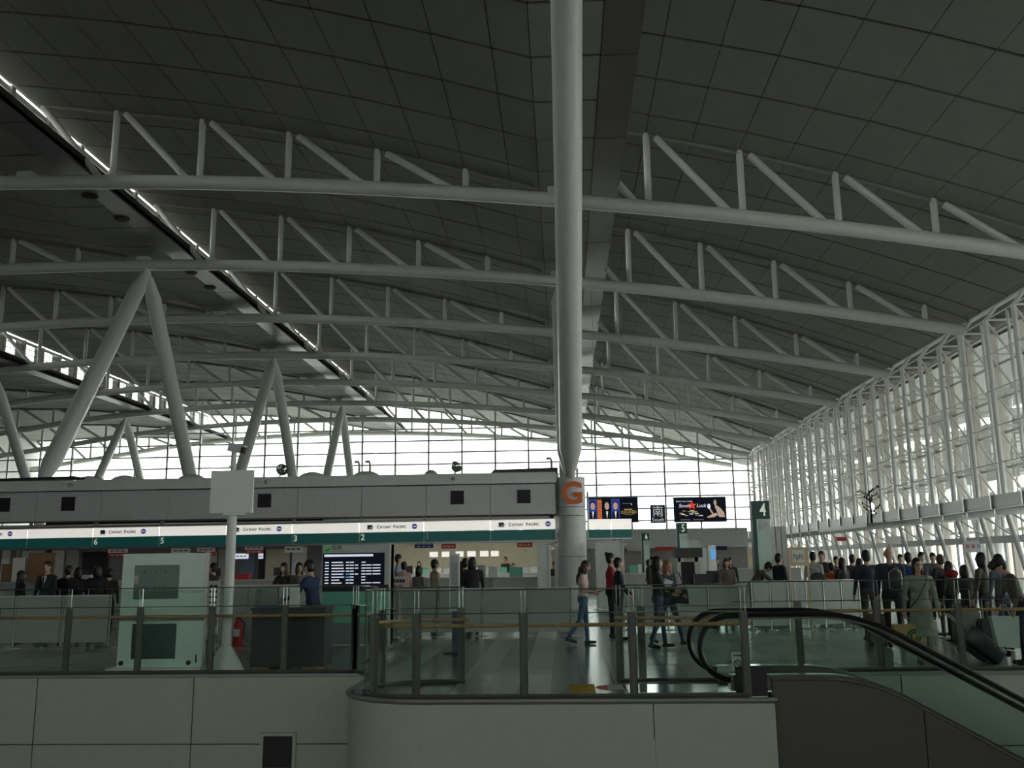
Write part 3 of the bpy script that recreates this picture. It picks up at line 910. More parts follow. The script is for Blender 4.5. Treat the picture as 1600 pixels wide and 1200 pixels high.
# sign canopy
CY0, CY1 = 32.35, 34.6
def cy(x):
    return CY0 + (CY1 - CY0) * (-0.3 - x) / 22.0
can = root('sign_canopy', (-10, 33, 2.3), 'long illuminated airline sign band with white top and green base', 'sign')
segx = [x_at(868, 32.4, 825)] + [x_at(p, cy(x_at(p, 33, 830)), 835) for p in (766, 662, 561, 456, 353, 248, 144, 41, -62, -165)]
for i, (xb, xa) in enumerate(zip(segx[:-1], segx[1:])):
    ya, yb = cy(xa), cy(xb)
    def slab(z0, z1, m, nm, fwd=0.0, par=can, x0=xa, x1=xb):
        g = 0.012
        return MB().prism([(x0 + g, cy(x0) - fwd, z0), (x1 - g, cy(x1) - fwd, z0), (x1 - g, cy(x1) + 0.3, z0), (x0 + g, cy(x0) + 0.3, z0)], (0, 0, z1 - z0)).build(nm, m, par)
    wp = slab(2.70, 3.03, M_LIT, 'white_panel')
    gp_ = slab(2.33, 2.685, M_GREEN, 'green_panel', 0.01)
    ang = -math.atan2(CY1 - CY0, 22.0)
    if i % 2 == 0:
        xl = xa + 0.30
        yl = cy(xl) - 0.012
        MB().prism([(xl, yl, 2.79), (xl + 0.30, yl - 0.01, 2.79), (xl + 0.30, yl - 0.01, 2.95), (xl, yl, 2.95)], (0, 0.008, 0)).build('wing_emblem', M_PYDK, wp)
        br = [(xl + 0.03, yl - 0.012, 2.81), (xl + 0.09, yl - 0.012, 2.865), (xl + 0.20, yl - 0.012, 2.89), (xl + 0.27, yl - 0.014, 2.875), (xl + 0.17, yl - 0.012, 2.85), (xl + 0.12, yl - 0.012, 2.80)]
        MB().prism(br, (0, 0.006, 0)).build('wing_stroke', M_PAPER, wp)
        put_text('C', (xl + 0.40, cy(xl + 0.4) - 0.012, 2.868), 0.155, M_INK, wp, rz=ang, bold=.004)
        put_text('ATHAY', (xl + 0.465, cy(xl + 0.5) - 0.012, 2.862), 0.125, M_INK, wp, rz=ang, align='LEFT', bold=.003)
        put_text('P', (xl + 0.985, cy(xl + 0.9) - 0.012, 2.868), 0.155, M_INK, wp, rz=ang, bold=.004)
        put_text('ACIFIC', (xl + 1.04, cy(xl + 1.0) - 0.012, 2.862), 0.125, M_INK, wp, rz=ang, align='LEFT', bold=.003)
        dx = xl + 1.72
        MB().prism([(dx + 0.095 * math.cos(a), cy(dx) - 0.02, 2.875 + 0.095 * math.sin(a)) for a in np.linspace(0, 2 * math.pi, 20, endpoint=False)], (0, 0.012, 0)).build('round_emblem', M_PURPLE, wp)
        MB().span((dx - 0.06, cy(dx) - 0.026, 2.86), (dx + 0.06, cy(dx) - 0.02, 2.885)).build('emblem_print', M_GLOW, wp)
    num = {1: '1', 2: '2', 3: '3', 4: '4', 5: '5', 6: '6'}.get(i)
    for s in (0.0, 0.26):
        MB().span((xa + s - 0.006 + 0.012, cy(xa) - 0.03, 2.33), (xa + s + 0.018, cy(xa) - 0.008, 2.69)).build('divider', M_LIP, gp_)
    if num:
        put_text(num, (xa + 0.14, cy(xa) - 0.025, 2.515), 0.30, M_NUM if num != '1' else M_LGREY, gp_, 'numeral', rz=ang, bold=0.006)
MB().prism([(segx[-1], cy(segx[-1]), 2.27), (segx[0] + 0.05, cy(segx[0]), 2.27), (segx[0] + 0.05, cy(segx[0]) + 0.5, 2.27), (segx[-1], cy(segx[-1]) + 0.5, 2.27)], (0, 0, 0.06)).build('bottom_tray', M_STEEL, can)
MB().prism([(segx[-1], cy(segx[-1]) + 0.1, 3.04), (segx[0], cy(segx[0]) + 0.1, 3.04), (segx[0], cy(segx[0]) + 0.3, 3.04), (segx[-1], cy(segx[-1]) + 0.3, 3.04)], (0, 0, 0.03)).build('top_cap', M_STEEL, can)
for x in segx[1:-1]:
    MB().span((x - 0.05, cy(x) + 0.15, 3.05), (x + 0.05, cy(x) + 0.25, 4.27)).build('hanger', M_MULL, can)

ip = root('end_post', (-0.22, 32.6, 0), 'slim grey post closing the sign band beside the round pillar', 'post')
MB().span((-0.33, 32.75, 0.02), (-0.12, 32.9, 4.6)).build('shaft', M_STEEL, ip)
MB().span((-0.36, 32.72, 0), (-0.1, 32.93, 0.03)).build('foot_plate', M_STEEL, ip)
# G pillar
gp = root('round_pillar', (0.30, 32.4, 0), 'round pale pillar carrying a large orange letter G', 'pillar')
for i, (za, zb) in enumerate(((0, 1.75), (1.75, 3.12), (3.12, 3.42), (3.42, 4.46))):
    MB().lathe([(0.47, za + 0.006), (0.48, za + 0.012), (0.48, zb - 0.012), (0.47, zb - 0.006)], (0.30, 32.4, 0), 40).build('drum_section', M_LGREY, gp, True)
MB().lathe([(0.465, 0.0), (0.465, 4.45)], (0.30, 32.4, 0), 40).build('core', M_SEAM, gp)
for s in (-1, 1):
    MB().span((0.30 + s * 0.22 - 0.04, 32.1, 4.4), (0.30 + s * 0.22 + 0.04, 32.5, 4.75)).build('saddle_plate', M_WHITE, gp)
put_text('G', (0.33, 31.895, 3.85), 1.02, M_ORANGE, gp, 'letter', ext=0.03, bold=0.03)

# counters inside the island, desks, back walls
def desk(xa, xb, y, label, m=M_GREYC, h=1.08):
    o = root('check_in_desk', ((xa + xb) / 2, y, 0), label, 'desk', 'check-in desks under the sign band')
    MB().span((xa + 0.02, y, 0.02), (xb - 0.02, y + 0.05, h - 0.04)).build('front_panel', m, o)
    MB().span((xa, y - 0.06, h - 0.04), (xb, y + 0.45, h)).build('worktop', M_LGREY, o)
    for x in (xa + 0.04, xb - 0.08):
        MB().span((x, y + 0.05, 0), (x + 0.04, y + 0.6, h - 0.04)).build('side_panel', m, o)
    MB().span((xa + 0.1, y - 0.01, 0.0), (xb - 0.1, y + 0.02, 0.12)).build('plinth', M_STEEL, o)
    return o


def monitor(x, y, z, w, h, label, m=M_DARK, rz=0.0):
    o = root('computer_monitor', (x, y, z), label, 'monitor', 'monitors on the desks')
    MB().box((x, y, z + 0.12 + h / 2), (w, 0.04, h), rz=rz).build('housing', m, o)
    MB().box((x, y + 0.04, z + 0.1), (0.05, 0.04, 0.2), rz=rz).build('stand', m, o)
    MB().box((x, y + 0.04, z + 0.006), (0.2, 0.16, 0.012), rz=rz).build('foot', m, o)
    return o


dn = ['under the numeral one', 'just left of numeral one', 'behind the departure board', 'under the numeral three', 'behind the camera pole', 'behind the green display panel', 'left of the green display panel', 'at the far left of the row', 'outermost left of the row']
dx_ = segx[0:10]
for i in range(9):
    xb, xa = segx[i], segx[i + 1]
    if i == 0:
        dlab = 'check-in desk nearest the round pillar'
    else:
        dlab = 'check-in desk ' + dn[i - 1]
    desk(xa, xb, cy(xa) + 0.9, dlab)
    if i not in (0,):
        monitor((xa + xb) / 2 + 0.3, cy(xa) + 1.5, 1.08, 0.42, 0.30, 'dark computer monitor on the ' + dlab, M_DARK)

# back of island
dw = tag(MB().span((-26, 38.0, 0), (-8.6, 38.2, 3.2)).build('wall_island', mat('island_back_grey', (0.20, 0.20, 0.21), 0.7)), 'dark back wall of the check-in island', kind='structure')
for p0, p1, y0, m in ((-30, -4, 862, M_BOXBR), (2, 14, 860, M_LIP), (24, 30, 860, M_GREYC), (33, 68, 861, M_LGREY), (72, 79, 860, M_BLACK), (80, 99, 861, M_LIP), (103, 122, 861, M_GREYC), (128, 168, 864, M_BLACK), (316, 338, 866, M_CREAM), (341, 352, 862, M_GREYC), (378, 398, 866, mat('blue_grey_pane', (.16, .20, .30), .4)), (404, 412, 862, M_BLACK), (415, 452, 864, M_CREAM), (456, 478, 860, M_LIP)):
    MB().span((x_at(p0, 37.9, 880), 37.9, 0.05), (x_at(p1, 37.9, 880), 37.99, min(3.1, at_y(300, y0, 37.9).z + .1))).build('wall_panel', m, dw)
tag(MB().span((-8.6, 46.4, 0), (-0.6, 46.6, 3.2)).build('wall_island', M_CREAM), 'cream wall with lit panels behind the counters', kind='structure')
tag(MB().span((-8.7, 38.0, 0), (-8.5, 46.6, 3.2)).build('wall_island', M_LGREY), 'return wall inside the check-in island', kind='structure')
for i, (p0, p1) in enumerate(((671, 684), (690, 702), (730, 743), (750, 763), (767, 779), (712, 724))):
    xa, xb = x_at(p0, 46.3, 866), x_at(p1, 46.3, 866)
    z1, z0 = at_y(700, 862, 46.3).z, at_y(700, 870, 46.3).z
    o = root('lit_panel', (xa, 46.35, z0), ['first', 'second', 'fourth', 'fifth', 'sixth', 'third'][i] + ' small lit white panel on the cream wall, counted from the departure board', 'sign', 'lit panels on the cream wall')
    MB().span((xa - .02, 46.34, z0 - .02), (xb + .02, 46.39, z1 + .02)).build('frame', M_LIP, o)
    MB().span((xa, 46.32, z0), (xb, 46.35, z1)).build('diffuser', M_LIT, o)
lampm = mat('added_lamp_glow', (1, 0.93, 0.80), 0.5, emit=5.0)  # unseen lamp strips, added to brighten the island interior
for i in range(5):
    x = -2.0 - 1.4 * i
    o = root('added_lamp', (x, 40, 3.1), ['first', 'second', 'third', 'fourth', 'fifth'][i] + ' unseen lamp strip added above the inner counters, from the pillar', 'lamp', 'added island lamp strips')
    MB().span((x - 0.12, 36.5, 3.10), (x + 0.12, 44.5, 3.16)).build('housing', M_LIP, o)
    MB().span((x - 0.09, 36.6, 3.08), (x + 0.09, 44.4, 3.10)).build('tube', lampm, o)
tag(MB().span((-8.7, 33.6, 3.16), (-0.5, 46.6, 3.20)).build('ceiling_island', M_LGREY), 'ceiling inside the check-in island', kind='structure')
tag(MB().span((-26, 34.6, 3.16), (-8.7, 38.2, 3.20)).build('ceiling_island', M_FASC2), 'dark ceiling inside the check-in island', kind='structure')
for i in range(4):
    xa = -7.6 + 1.75 * i
    o = desk(xa, xa + 1.7, 42.0, ['first', 'second', 'third', 'last'][i] + ' inner pale counter seen under the numeral 1, from the board', M_LGREY, 1.12)
    random.seed(20 + i)
    for k in range(4):
        x = xa + 0.2 + 0.4 * k
        b = tag(MB().box((x, 42.1, 1.12 + 0.12), (0.26, 0.18, 0.24), rz=random.uniform(-.3, .3)).box((x, 42.0, 1.12 + 0.25), (0.2, 0.02, 0.02)).build('leaflet_box', [M_PAPER, M_LGREY, M_PAPER, M_TEAL][k]),
                '%s leaflet box on the %s inner counter' % (['first', 'second', 'third', 'teal fourth'][k], ['first', 'second', 'third', 'last'][i]), 'box', 'leaflet boxes on the inner counters')
# fronts facing the hall under the sign: grey kiosk wall + white side boards
for i, (p0, p1, y, zt, lab) in enumerate(((843, 857, 31.4, 2.15, 'narrow white upright board left of the round pillar'), (934, 972, 31.6, 2.2, 'wide white upright board right of the round pillar'))):
    xa, xb = x_at(p0, y, 880), x_at(p1, y, 880)
    o = root('upright_board', ((xa + xb) / 2, y, 0), lab, 'board')
    MB().span((xa, y, 0.08), (xb, y + 0.05, zt)).build('board', M_LGREY, o)
    MB().span((xb, y - 0.02, 0), (xb + 0.07, y + 0.08, zt + 0.03)).build('upright', M_STEEL, o)
    MB().span((xa - 0.07, y - 0.02, 0), (xa, y + 0.08, zt + 0.03)).build('upright', M_STEEL, o)
    MB().span((xa - 0.07, y - 0.02, zt), (xb + 0.07, y + 0.08, zt + 0.05)).build('header', M_STEEL, o)
    MB().span((xa - 0.15, y - 0.15, 0), (xb + 0.15, y + 0.2, 0.03)).build('foot', M_STEEL, o)

# hanging notices
def hang(p0, p1, y0, y1, Y, mlist, label, group='small notices hanging under the sign band'):
    if p1 < 900:
        Y = cy(x_at((p0 + p1) / 2, 33.3, 860)) + 0.25
    a, b = at_y(p0, y0, Y), at_y(p1, y1, Y)
    o = root('hanging_notice', ((a.x + b.x) / 2, Y, b.z), label, 'sign', group)
    h = (a.z - b.z) / len(mlist)
    for i, m in enumerate(mlist):
        MB().span((a.x, Y - 0.01, a.z - h * (i + 1)), (b.x, Y + 0.01, a.z - h * i)).build('face', m, o)
        for k in range(3):
            w = (b.x - a.x)
            MB().span((a.x + w * (0.12 + 0.27 * k), Y - 0.014, a.z - h * (i + 0.62)), (a.x + w * (0.32 + 0.27 * k), Y - 0.01, a.z - h * (i + 0.4))).build('print', M_PAPER if m in (M_RED, M_NAVY) else M_INK, o)
    for s in (0.1, 0.9):
        x = a.x + (b.x - a.x) * s
        MB().tube([(x, Y, a.z), (x, Y, max(a.z + 0.05, 2.30))], 0.006, 5).build('hanger', M_STEEL, o)
    return o

hang(169, 199, 858, 870, 34.0, [M_PAPER, M_RED], 'white and red hanging notice below the numeral 6')
hang(268, 297, 857, 864, 33.9, [M_PAPER], 'white hanging notice just left above the green display panel')
hang(308, 336, 856, 868, 33.6, [M_PAPER, M_RED], 'red hanging notice just left of the camera pole')
hang(383, 411, 853, 865, 33.4, [M_PAPER, M_RED], 'red hanging notice right of the camera pole')
hang(445, 473, 853, 863, 33.2, [M_PAPER], 'white hanging notice below the numeral 3')
hang(515, 543, 849, 853, 33.1, [M_PAPER], 'thin white hanging notice above the departure board')
hang(648, 677, 846, 856, 32.9, [M_PAPER, M_NAVY], 'blue and white hanging notice below the numeral 1')
hang(690, 712, 850, 857, 34.4, [M_RED], 'dim red hanging notice right of the blue one')
hang(808, 832, 848, 855, 34.4, [M_RED], 'dim red hanging notice near the round pillar')
hang(367, 388, 865, 873, 34.2, [M_GLOW], 'bright small notice behind the camera pole')
hang(404, 411, 865, 873, 34.2, [M_GLOW], 'tiny square bright notice right of the camera pole')
hang(955, 974, 841, 846, 33.3, [M_PAPER], 'small white notice under the short sign band')

# short second sign band + screens right of the pillar
s2 = root('sign_band_short', (1.6, 33, 2.35), 'short illuminated white and green sign band right of the G pillar', 'sign')
for p0, p1, d in ((920, 954, 0.0), (956, 987, 0.0)):
    xa, xb = x_at(p0, 33, 825), x_at(p1, 33, 825)
    MB().span((xa, 33.0, 2.70), (xb, 33.5, 3.03)).build('white_panel', M_LIT, s2)
    MB().span((xa, 32.99, 2.38), (xb, 33.5, 2.68)).build('green_panel', M_GREEN, s2)
xa, xb = x_at(919, 33, 825), x_at(988, 33, 825)
MB().span((xa, 32.97, 2.33), (xb, 33.5, 2.38)).build('bottom_tray', M_LIP, s2)
MB().span((xa - .02, 33.1, 2.33), (xa + .05, 33.4, 4.0)).build('hanger', M_STEEL, s2)
MB().span((xb - .6, 33.1, 0.0), (xb - .52, 33.3, 2.34)).build('support_post', M_STEEL, s2)


def screen(p0, p1, y0, y1, Y, label):
    a, b = at_y(p0, y0, Y), at_y(p1, y1, Y)
    o = root('advert_screen', ((a.x + b.x) / 2, Y, b.z), label, 'screen')
    MB().span((a.x, Y, b.z), (b.x, Y + 0.12, a.z)).build('housing', M_BLACK, o)
    MB().span((a.x + .04, Y - 0.006, b.z + .04), (b.x - .04, Y, a.z - .04)).build('display', M_SCREEN, o)
    for s in (0.2, 0.8):
        x = a.x + (b.x - a.x) * s
        MB().tube([(x, Y + 0.06, a.z), (x, Y + 0.06, zc(x) - 0.2)], 0.012, 6).build('suspension_rod', M_STEEL, o)
    return o, a, b


def disc(x, y, z, rx, rz_, m, par, name, n=18):
    return MB().prism([(x + rx * math.cos(t), y, z + rz_ * math.sin(t)) for t in np.linspace(0, 2 * math.pi, n, endpoint=False)], (0, 0.003, 0)).build(name, m, par)


M_SCSK = mat('screen_skin', (0.62, 0.45, 0.36), 0.5, emit=0.45)
M_SCBL = mat('screen_royal', (0.03, 0.05, 0.30), 0.5, emit=0.6)
M_SCSU = mat('screen_suit', (0.01, 0.01, 0.015), 0.5)
M_SCOR = mat('screen_amber', (0.55, 0.20, 0.05), 0.5, emit=0.5)
M_SCRED = mat('screen_red', (0.75, 0.06, 0.03), 0.5, emit=0.6)
o, a, b = screen(918, 998, 778, 816, 42.0, 'advert screen with three suited men beside the G pillar')
w, h = b.x - a.x, a.z - b.z
for i, u in enumerate((0.10, 0.38, 0.55)):
    x = a.x + w * u
    Y = 41.985
    MB().span((x - w * 0.085, Y, b.z + .06), (x + w * 0.085, Y + .004, a.z - .06)).build('portrait_ground', M_SCBL if i != 1 else M_SCREEN, o)
    disc(x, Y - .004, a.z - h * 0.34, w * 0.045, h * 0.15, M_SCSK, o, 'portrait_face')
    disc(x, Y - .002, a.z - h * 0.24, w * 0.05, h * 0.11, M_SCSU, o, 'portrait_hair')
    MB().prism([(x - w * .075, Y - .003, b.z + .06), (x + w * .075, Y - .003, b.z + .06), (x + w * .06, Y - .003, b.z + h * .42), (x, Y - .003, b.z + h * .5), (x - w * .06, Y - .003, b.z + h * .42)], (0, .002, 0)).build('portrait_suit', M_SCSU, o)
    MB().prism([(x - w * .02, Y - .006, b.z + h * .45), (x + w * .02, Y - .006, b.z + h * .45), (x, Y - .006, b.z + h * .15)], (0, .002, 0)).build('portrait_shirt', M_GLOW, o)
MB().span((a.x + w * .19, 41.982, b.z + h * .10), (a.x + w * .28, 41.986, a.z - h * .08)).build('amber_panel', M_SCOR, o)
for i in range(5):
    MB().span((a.x + w * (.20 + .01 * (i % 2)), 41.979, b.z + h * (.16 + .14 * i)), (a.x + w * (.26 + .01 * (i % 2)), 41.982, b.z + h * (.22 + .14 * i))).build('amber_print', M_SCRED, o)
put_text('CASINO', (a.x + w * .81, 41.985, b.z + h * .40), h * .17, M_GOLD, o)
MB().span((a.x + w * .72, 41.985, b.z + h * .50), (a.x + w * .88, 41.988, b.z + h * .54)).build('small_print', M_GOLD, o)
MB().tube([(a.x + w * (.81 + .12 * math.cos(t)), 41.984, b.z + h * (.40 + .10 * math.sin(t))) for t in np.linspace(0, 2 * math.pi, 24, endpoint=False)], 0.008, 5, closed=True).build('oval_border', M_GOLD, o)
MB().span((a.x + w * .69, 41.985, b.z + h * .74), (a.x + w * .86, 41.988, b.z + h * .77)).build('small_print', M_MULL, o)
disc(a.x + w * .87, 41.985, b.z + h * .72, w * .008, h * .04, M_GLOW, o, 'small_mark')

o, a, b = screen(1052, 1136, 777, 815, 42.0, 'advert screen with a red star and a reclining woman')
w, h = b.x - a.x, a.z - b.z
Y = 41.985
put_text('Open Your Luck!', (a.x + w * .20, Y, b.z + h * .83), h * .09, M_GLOW, o)
t1 = put_text('Seven', (a.x + w * .20, Y, b.z + h * .65), h * .20, M_GLOW, o)
t2 = put_text('Luck', (a.x + w * .52, Y, b.z + h * .65), h * .20, M_GLOW, o)
for t in (t1, t2):
    t.data.shear = 0.35
sx_, sz_ = a.x + w * .35, b.z + h * .66
MB().prism([(sx_ + (h * .20 if k % 2 == 0 else h * .08) * math.sin(k * math.pi / 5), Y - .004, sz_ + (h * .20 if k % 2 == 0 else h * .08) * math.cos(k * math.pi / 5)) for k in range(10)], (0, .003, 0)).build('star', M_SCRED, o)
random.seed(9)
for i in range(14):
    x = a.x + w * (.10 + .42 * random.random())
    z = b.z + h * (.22 + .24 * random.random())
    MB().span((x, Y, z), (x + w * .07, Y + .003, z + h * .03)).build('city_light', M_GOLD if i % 3 else M_GLOW, o)
disc(a.x + w * .79, Y - .004, b.z + h * .76, w * .028, h * .11, M_SCSK, o, 'figure_head')
disc(a.x + w * .795, Y - .002, b.z + h * .82, w * .036, h * .10, M_SCSU, o, 'figure_hair')
MB().prism([(a.x + w * u, Y - .003, b.z + h * q) for u, q in ((.80, .68), (.88, .56), (.95, .38), (.97, .18), (.86, .18), (.80, .36), (.74, .26), (.62, .20), (.64, .16), (.76, .18), (.84, .28), (.78, .60))], (0, .002, 0)).build('figure_body', M_SCSK, o)
disc(a.x + w * .67, Y - .004, b.z + h * .62, w * .03, h * .10, M_GLOW, o, 'fan_of_cards')
MB().prism([(a.x + w * u, Y - .004, b.z + h * q) for u, q in ((.655, .58), (.685, .58), (.76, .30), (.73, .27))], (0, .002, 0)).build('figure_arm', M_SCSK, o)
for u0, u1 in ((.12, .30), (.36, .56)):
    MB().span((a.x + w * u0, Y, b.z + h * .08), (a.x + w * u1, Y + .003, b.z + h * .11)).build('small_print', M_MULL, o)

a, b = at_y(1016, 789, 42.0), at_y(1040, 817, 42.0)
o = root('direction_sign', ((a.x + b.x) / 2, 42, b.z), 'square navy sign reading South between the two advert screens', 'sign')
MB().span((a.x, 42, b.z), (b.x, 42.1, a.z)).build('panel', M_NAVY, o)
put_text('\u5357', ((a.x + b.x) / 2, 41.99, b.z + (a.z - b.z) * .60), 0.52, M_NUM, o)
put_text('South', ((a.x + b.x) / 2, 41.99, b.z + (a.z - b.z) * .17), 0.23, M_NUM, o)
MB().tube([((a.x + b.x) / 2, 42.05, a.z), ((a.x + b.x) / 2, 42.05, zc(4.5) - 0.2)], 0.015, 6).build('suspension_rod', M_STEEL, o)

# numbered pylons
def pylon(px0, px1, ytop, Y, num, label, back):
    a, b = at_y(px0, ytop, Y), at_y(px1, ytop, Y)
    w = b.x - a.x
    o = root('numbered_pylon', ((a.x + b.x) / 2, Y, 0), label, 'pylon', 'numbered counter pylons')
    MB().span((a.x, Y, 0), (b.x, Y + 0.25, a.z)).build('body', M_PYLON, o)
    hh = w * 1.05 if back else w * 0.95
    MB().span((a.x - 0.004, Y - 0.01, a.z - hh), (b.x + 0.004, Y + 0.255, a.z + 0.004)).build('number_head', M_PYDK, o)
    MB().span((a.x - 0.006, Y - 0.012, 0.9), (a.x + w * 0.22, Y + 0.255, a.z - hh)).build('dark_edge', M_PYDK, o)
    put_text(num, (a.x + w * 0.62, Y - 0.016, a.z - hh * 0.52), hh * 0.98, M_NUM, o, 'numeral', bold=0.006, sx=0.72)
    MB().span((a.x + w * .42, Y - .013, a.z - hh - .06 - hh * .5), (a.x + w * .95, Y - .010, a.z - hh - .06)).build('notice', M_LGREY, o)
    for k in range(3):
        MB().span((a.x + w * .48, Y - .016, a.z - hh - .11 - hh * .13 * k), (a.x + w * (.9 - .1 * k), Y - .013, a.z - hh - .095 - hh * .13 * k)).build('print', M_MULL, o)
    if back:
        for k in range(3):
            MB().span((b.x + 0.03 + 0.14 * k, Y + 0.2, 0), (b.x + 0.15 + 0.14 * k, Y + 0.32, a.z * 0.79)).build('grey_column', M_MULL, o)
    return o

pylon(1174, 1201, 783, 24.0, '4', 'tall pale green pylon with numeral 4', True)
pylon(1057, 1073, 817, 33.0, '5', 'pale green pylon with numeral 5 under the star advert', True)
pylon(1002, 1014, 833, 40.0, '6', 'small pylon with numeral 6 left of the one marked 5', False)

# x-ray baggage machine, right counters and screens
o = root('baggage_scanner', (x_at(1075, 26, 900), 26, 0), 'dark baggage x-ray machine with black hood', 'scanner')
xa, xb = x_at(1060, 26, 900), x_at(1092, 26, 900)
z1 = at_y(1075, 871, 26).z
for x0, x1, zz0, zz1, m, nm in ((xa, xb, 0.15, 0.75, M_STEEL, 'lower_body'), (xa - .02, xa + .08, .75, z1, M_STEEL, 'side_cheek'), (xb - .10, xb + .02, .75, z1, M_STEEL, 'side_cheek'), (xa, xb, z1 - .12, z1, M_STEEL, 'tunnel_head')):
    MB().span((x0, 26, zz0), (x1, 27.4, zz1)).build(nm, m, o)
MB().span((xa + .06, 26.05, .75), (xb - .08, 26.1, z1 - .1)).build('lead_curtain', M_BLACK, o)
MB().span((xa - .3, 25.2, .68), (xb + .1, 26.0, .75)).build('conveyor', M_RUBBER, o)
for x in (xa - .2, xb):
    for y in (25.3, 27.3):
        MB().tube([(x, y, 0), (x, y, .68)], .03, 8).build('leg', M_STEEL, o)
xh0, xh1 = x_at(1053, 26, 865), x_at(1096, 26, 865)
MB().span((xh0, 25.8, at_y(1075, 871, 25.8).z), (xh1, 26.4, at_y(1075, 856, 25.8).z)).build('hood', M_DARK, o)
MB().span(((xa + xb) / 2 - .1, 25.97, z1 - .09), ((xa + xb) / 2 + .1, 25.99, z1 - .04)).build('warning_mark', M_YEL, o)
for i, (p0, p1, y0, y1, Y, m, lab) in enumerate(((1091, 1105, 856, 887, 30.0, M_LGREY, 'pale grey cabinet right of the x-ray machine'), (1105, 1120, 852, 880, 31.0, M_PAPER, 'white notice board with a blue poster'), (1086, 1108, 897, 908, 24.5, M_DARK, 'dark cabinet at the foot of the x-ray machine'), (1107, 1122, 892, 908, 24.5, M_DARK, 'dark box beside the woman in the cardigan'))):
    a, b = at_y(p0, y0, Y), at_y(p1, y1, Y)
    o = root('cabinet' if i != 1 else 'notice_board', ((a.x + b.x) / 2, Y, 0), lab, 'cabinet' if i != 1 else 'board')
    MB().span((a.x, Y, 0.05), (b.x, Y + 0.4, a.z)).build('body', m, o)
    MB().span((a.x + .02, Y - .01, 0.15), (b.x - .02, Y, a.z - .06)).build('door' if i != 1 else 'sheet', m, o)
    MB().span((a.x, Y + .02, 0), (b.x, Y + .38, .05)).build('plinth', M_BLACK, o)
    if i == 1:
        MB().span((a.x + .1, Y - .02, a.z - .45), (b.x - .05, Y - .01, a.z - .12)).build('poster', M_GLOWB, o)

# right-side far counters below the end wall
for i in range(5):
    x0 = 1.4 + 2.3 * i
    desk(x0, x0 + 2.2, 38.0 if i < 2 else 52.0, ['counter just right of the round pillar', 'counter behind the couple', 'far counter under the screens', 'far counter below the star advert', 'far counter near the side glazing'][i], M_GREYC, 1.1)
for i, (px, w, h, m, lab) in enumerate(((990, .32, .30, M_TEAL, 'teal display stand on the counter right of the pillar'), (1000, .14, .34, M_PAPER, 'white leaflet stand beside the teal display'), (1011, .18, .26, M_PAPER, 'white card stand right of the leaflet stand'), (936, .26, .32, M_PAPER, 'framed leaflet holder beside the girl'))):
    x = x_at(px, 38.1, 890)
    o = root('leaflet_stand', (x, 38.1, 1.1), lab, 'leaflet stand', 'leaflet stands on the counter')
    MB().box((x, 38.15, 1.1 + h / 2), (w, .02, h), rx=-.15).build('sheet', m, o)
    MB().box((x, 38.22, 1.1 + h / 2 - .03), (w * .6, .02, h * .9), rx=.2).build('strut', M_STEEL, o)
bh = root('bulkhead', (9, 60, 0), 'grey bulkhead band with red and navy signs below the end glazing', 'bulkhead')
MB().span((1.0, 60.0, 2.35), (11.6, 60.5, 3.55)).build('band', M_LGREY, bh)
MB().span((1.0, 60.45, 0.0), (11.6, 60.5, 2.35)).build('recess_wall', mat('dim_wall', (0.33, 0.32, 0.30), .7), bh)
for p0, p1, m in ((980, 1003, M_CREAM), (1024, 1060, M_RED), (1119, 1136, M_NAVY)):
    xa, xb = x_at(p0, 59.9, 858), x_at(p1, 59.9, 858)
    MB().span((xa, 59.9, at_y(1000, 861, 59.9).z), (xb, 59.97, at_y(1000, 855, 59.9).z)).build('sign_face', m, bh)

# ------------------------------------------------------------------ things on the concourse, near
# glass display panel
Y0 = 14.62
a, b, c, d = at_y(181, 863, Y0), at_y(308, 863, Y0), at_z(167, 1048), at_z(298, 1049)
xl, xr, zt = -6.98, -5.66, 1.80
o = root('display_panel', ((xl + xr) / 2, Y0, 0), 'tall pale green glass display panel with two grey windows', 'display panel')
MB().span((xl, Y0, 0.06), (xr, Y0 + 0.10, zt)).build('board', M_GWHITE, o)
MB().span((xr, Y0 - 0.01, 0.06), (xr + 0.035, Y0 + 0.12, zt + .01)).build('side_rail', M_LIP, o)
MB().span((xl + .20, Y0 - .008, 1.10), (xr - .40 + .0, Y0, 1.62)).build('window_recess', M_GGREY, o)
MB().span((xl + .21, Y0 - .02, 1.10), (xr - .41, Y0 - .008, 1.22)).build('lower_flap', mat('grey_flap', (.13, .17, .16), .3), o)
for i in range(3):
    MB().span((xl + .36 + .17 * i, Y0 - .012, 1.50), (xl + .37 + .17 * i, Y0 - .007, 1.54)).build('peg', M_BLACK, o)
    MB().span((xl + .36 + .17 * i, Y0 - .012, 1.27), (xl + .37 + .17 * i, Y0 - .007, 1.30)).build('peg', M_BLACK, o)
MB().span((xl + .20, Y0 - .015, 1.34), (xl + .27, Y0 - .006, 1.46)).build('notice', M_MULL, o)
MB().span((xl + .22, Y0 - .008, .19), (xr - .40, Y0, .72)).build('lower_window', mat('dark_green_glass', (.09, .13, .12), .15), o)
for x in (xl + .07, xr - .18):
    MB().lathe([(.035, 0), (.035, .02)], (0, 0, 0), 16).build('knob', M_BLACK, o).matrix_local = Matrix.Translation(Vector((x, Y0 - .0, .13)) - WORLD[o.name]) @ Matrix.Rotation(math.pi / 2, 4, 'X') @ Matrix.Translation(WORLD[o.name])
MB().span((xr - .07, Y0 - .02, .13), (xr - .055, Y0, .25)).build('handle', M_BLACK, o)
MB().span((xl - .12, Y0 - .12, 0), (xr + .05, Y0 + .35, .06)).build('plinth', M_LIP, o)

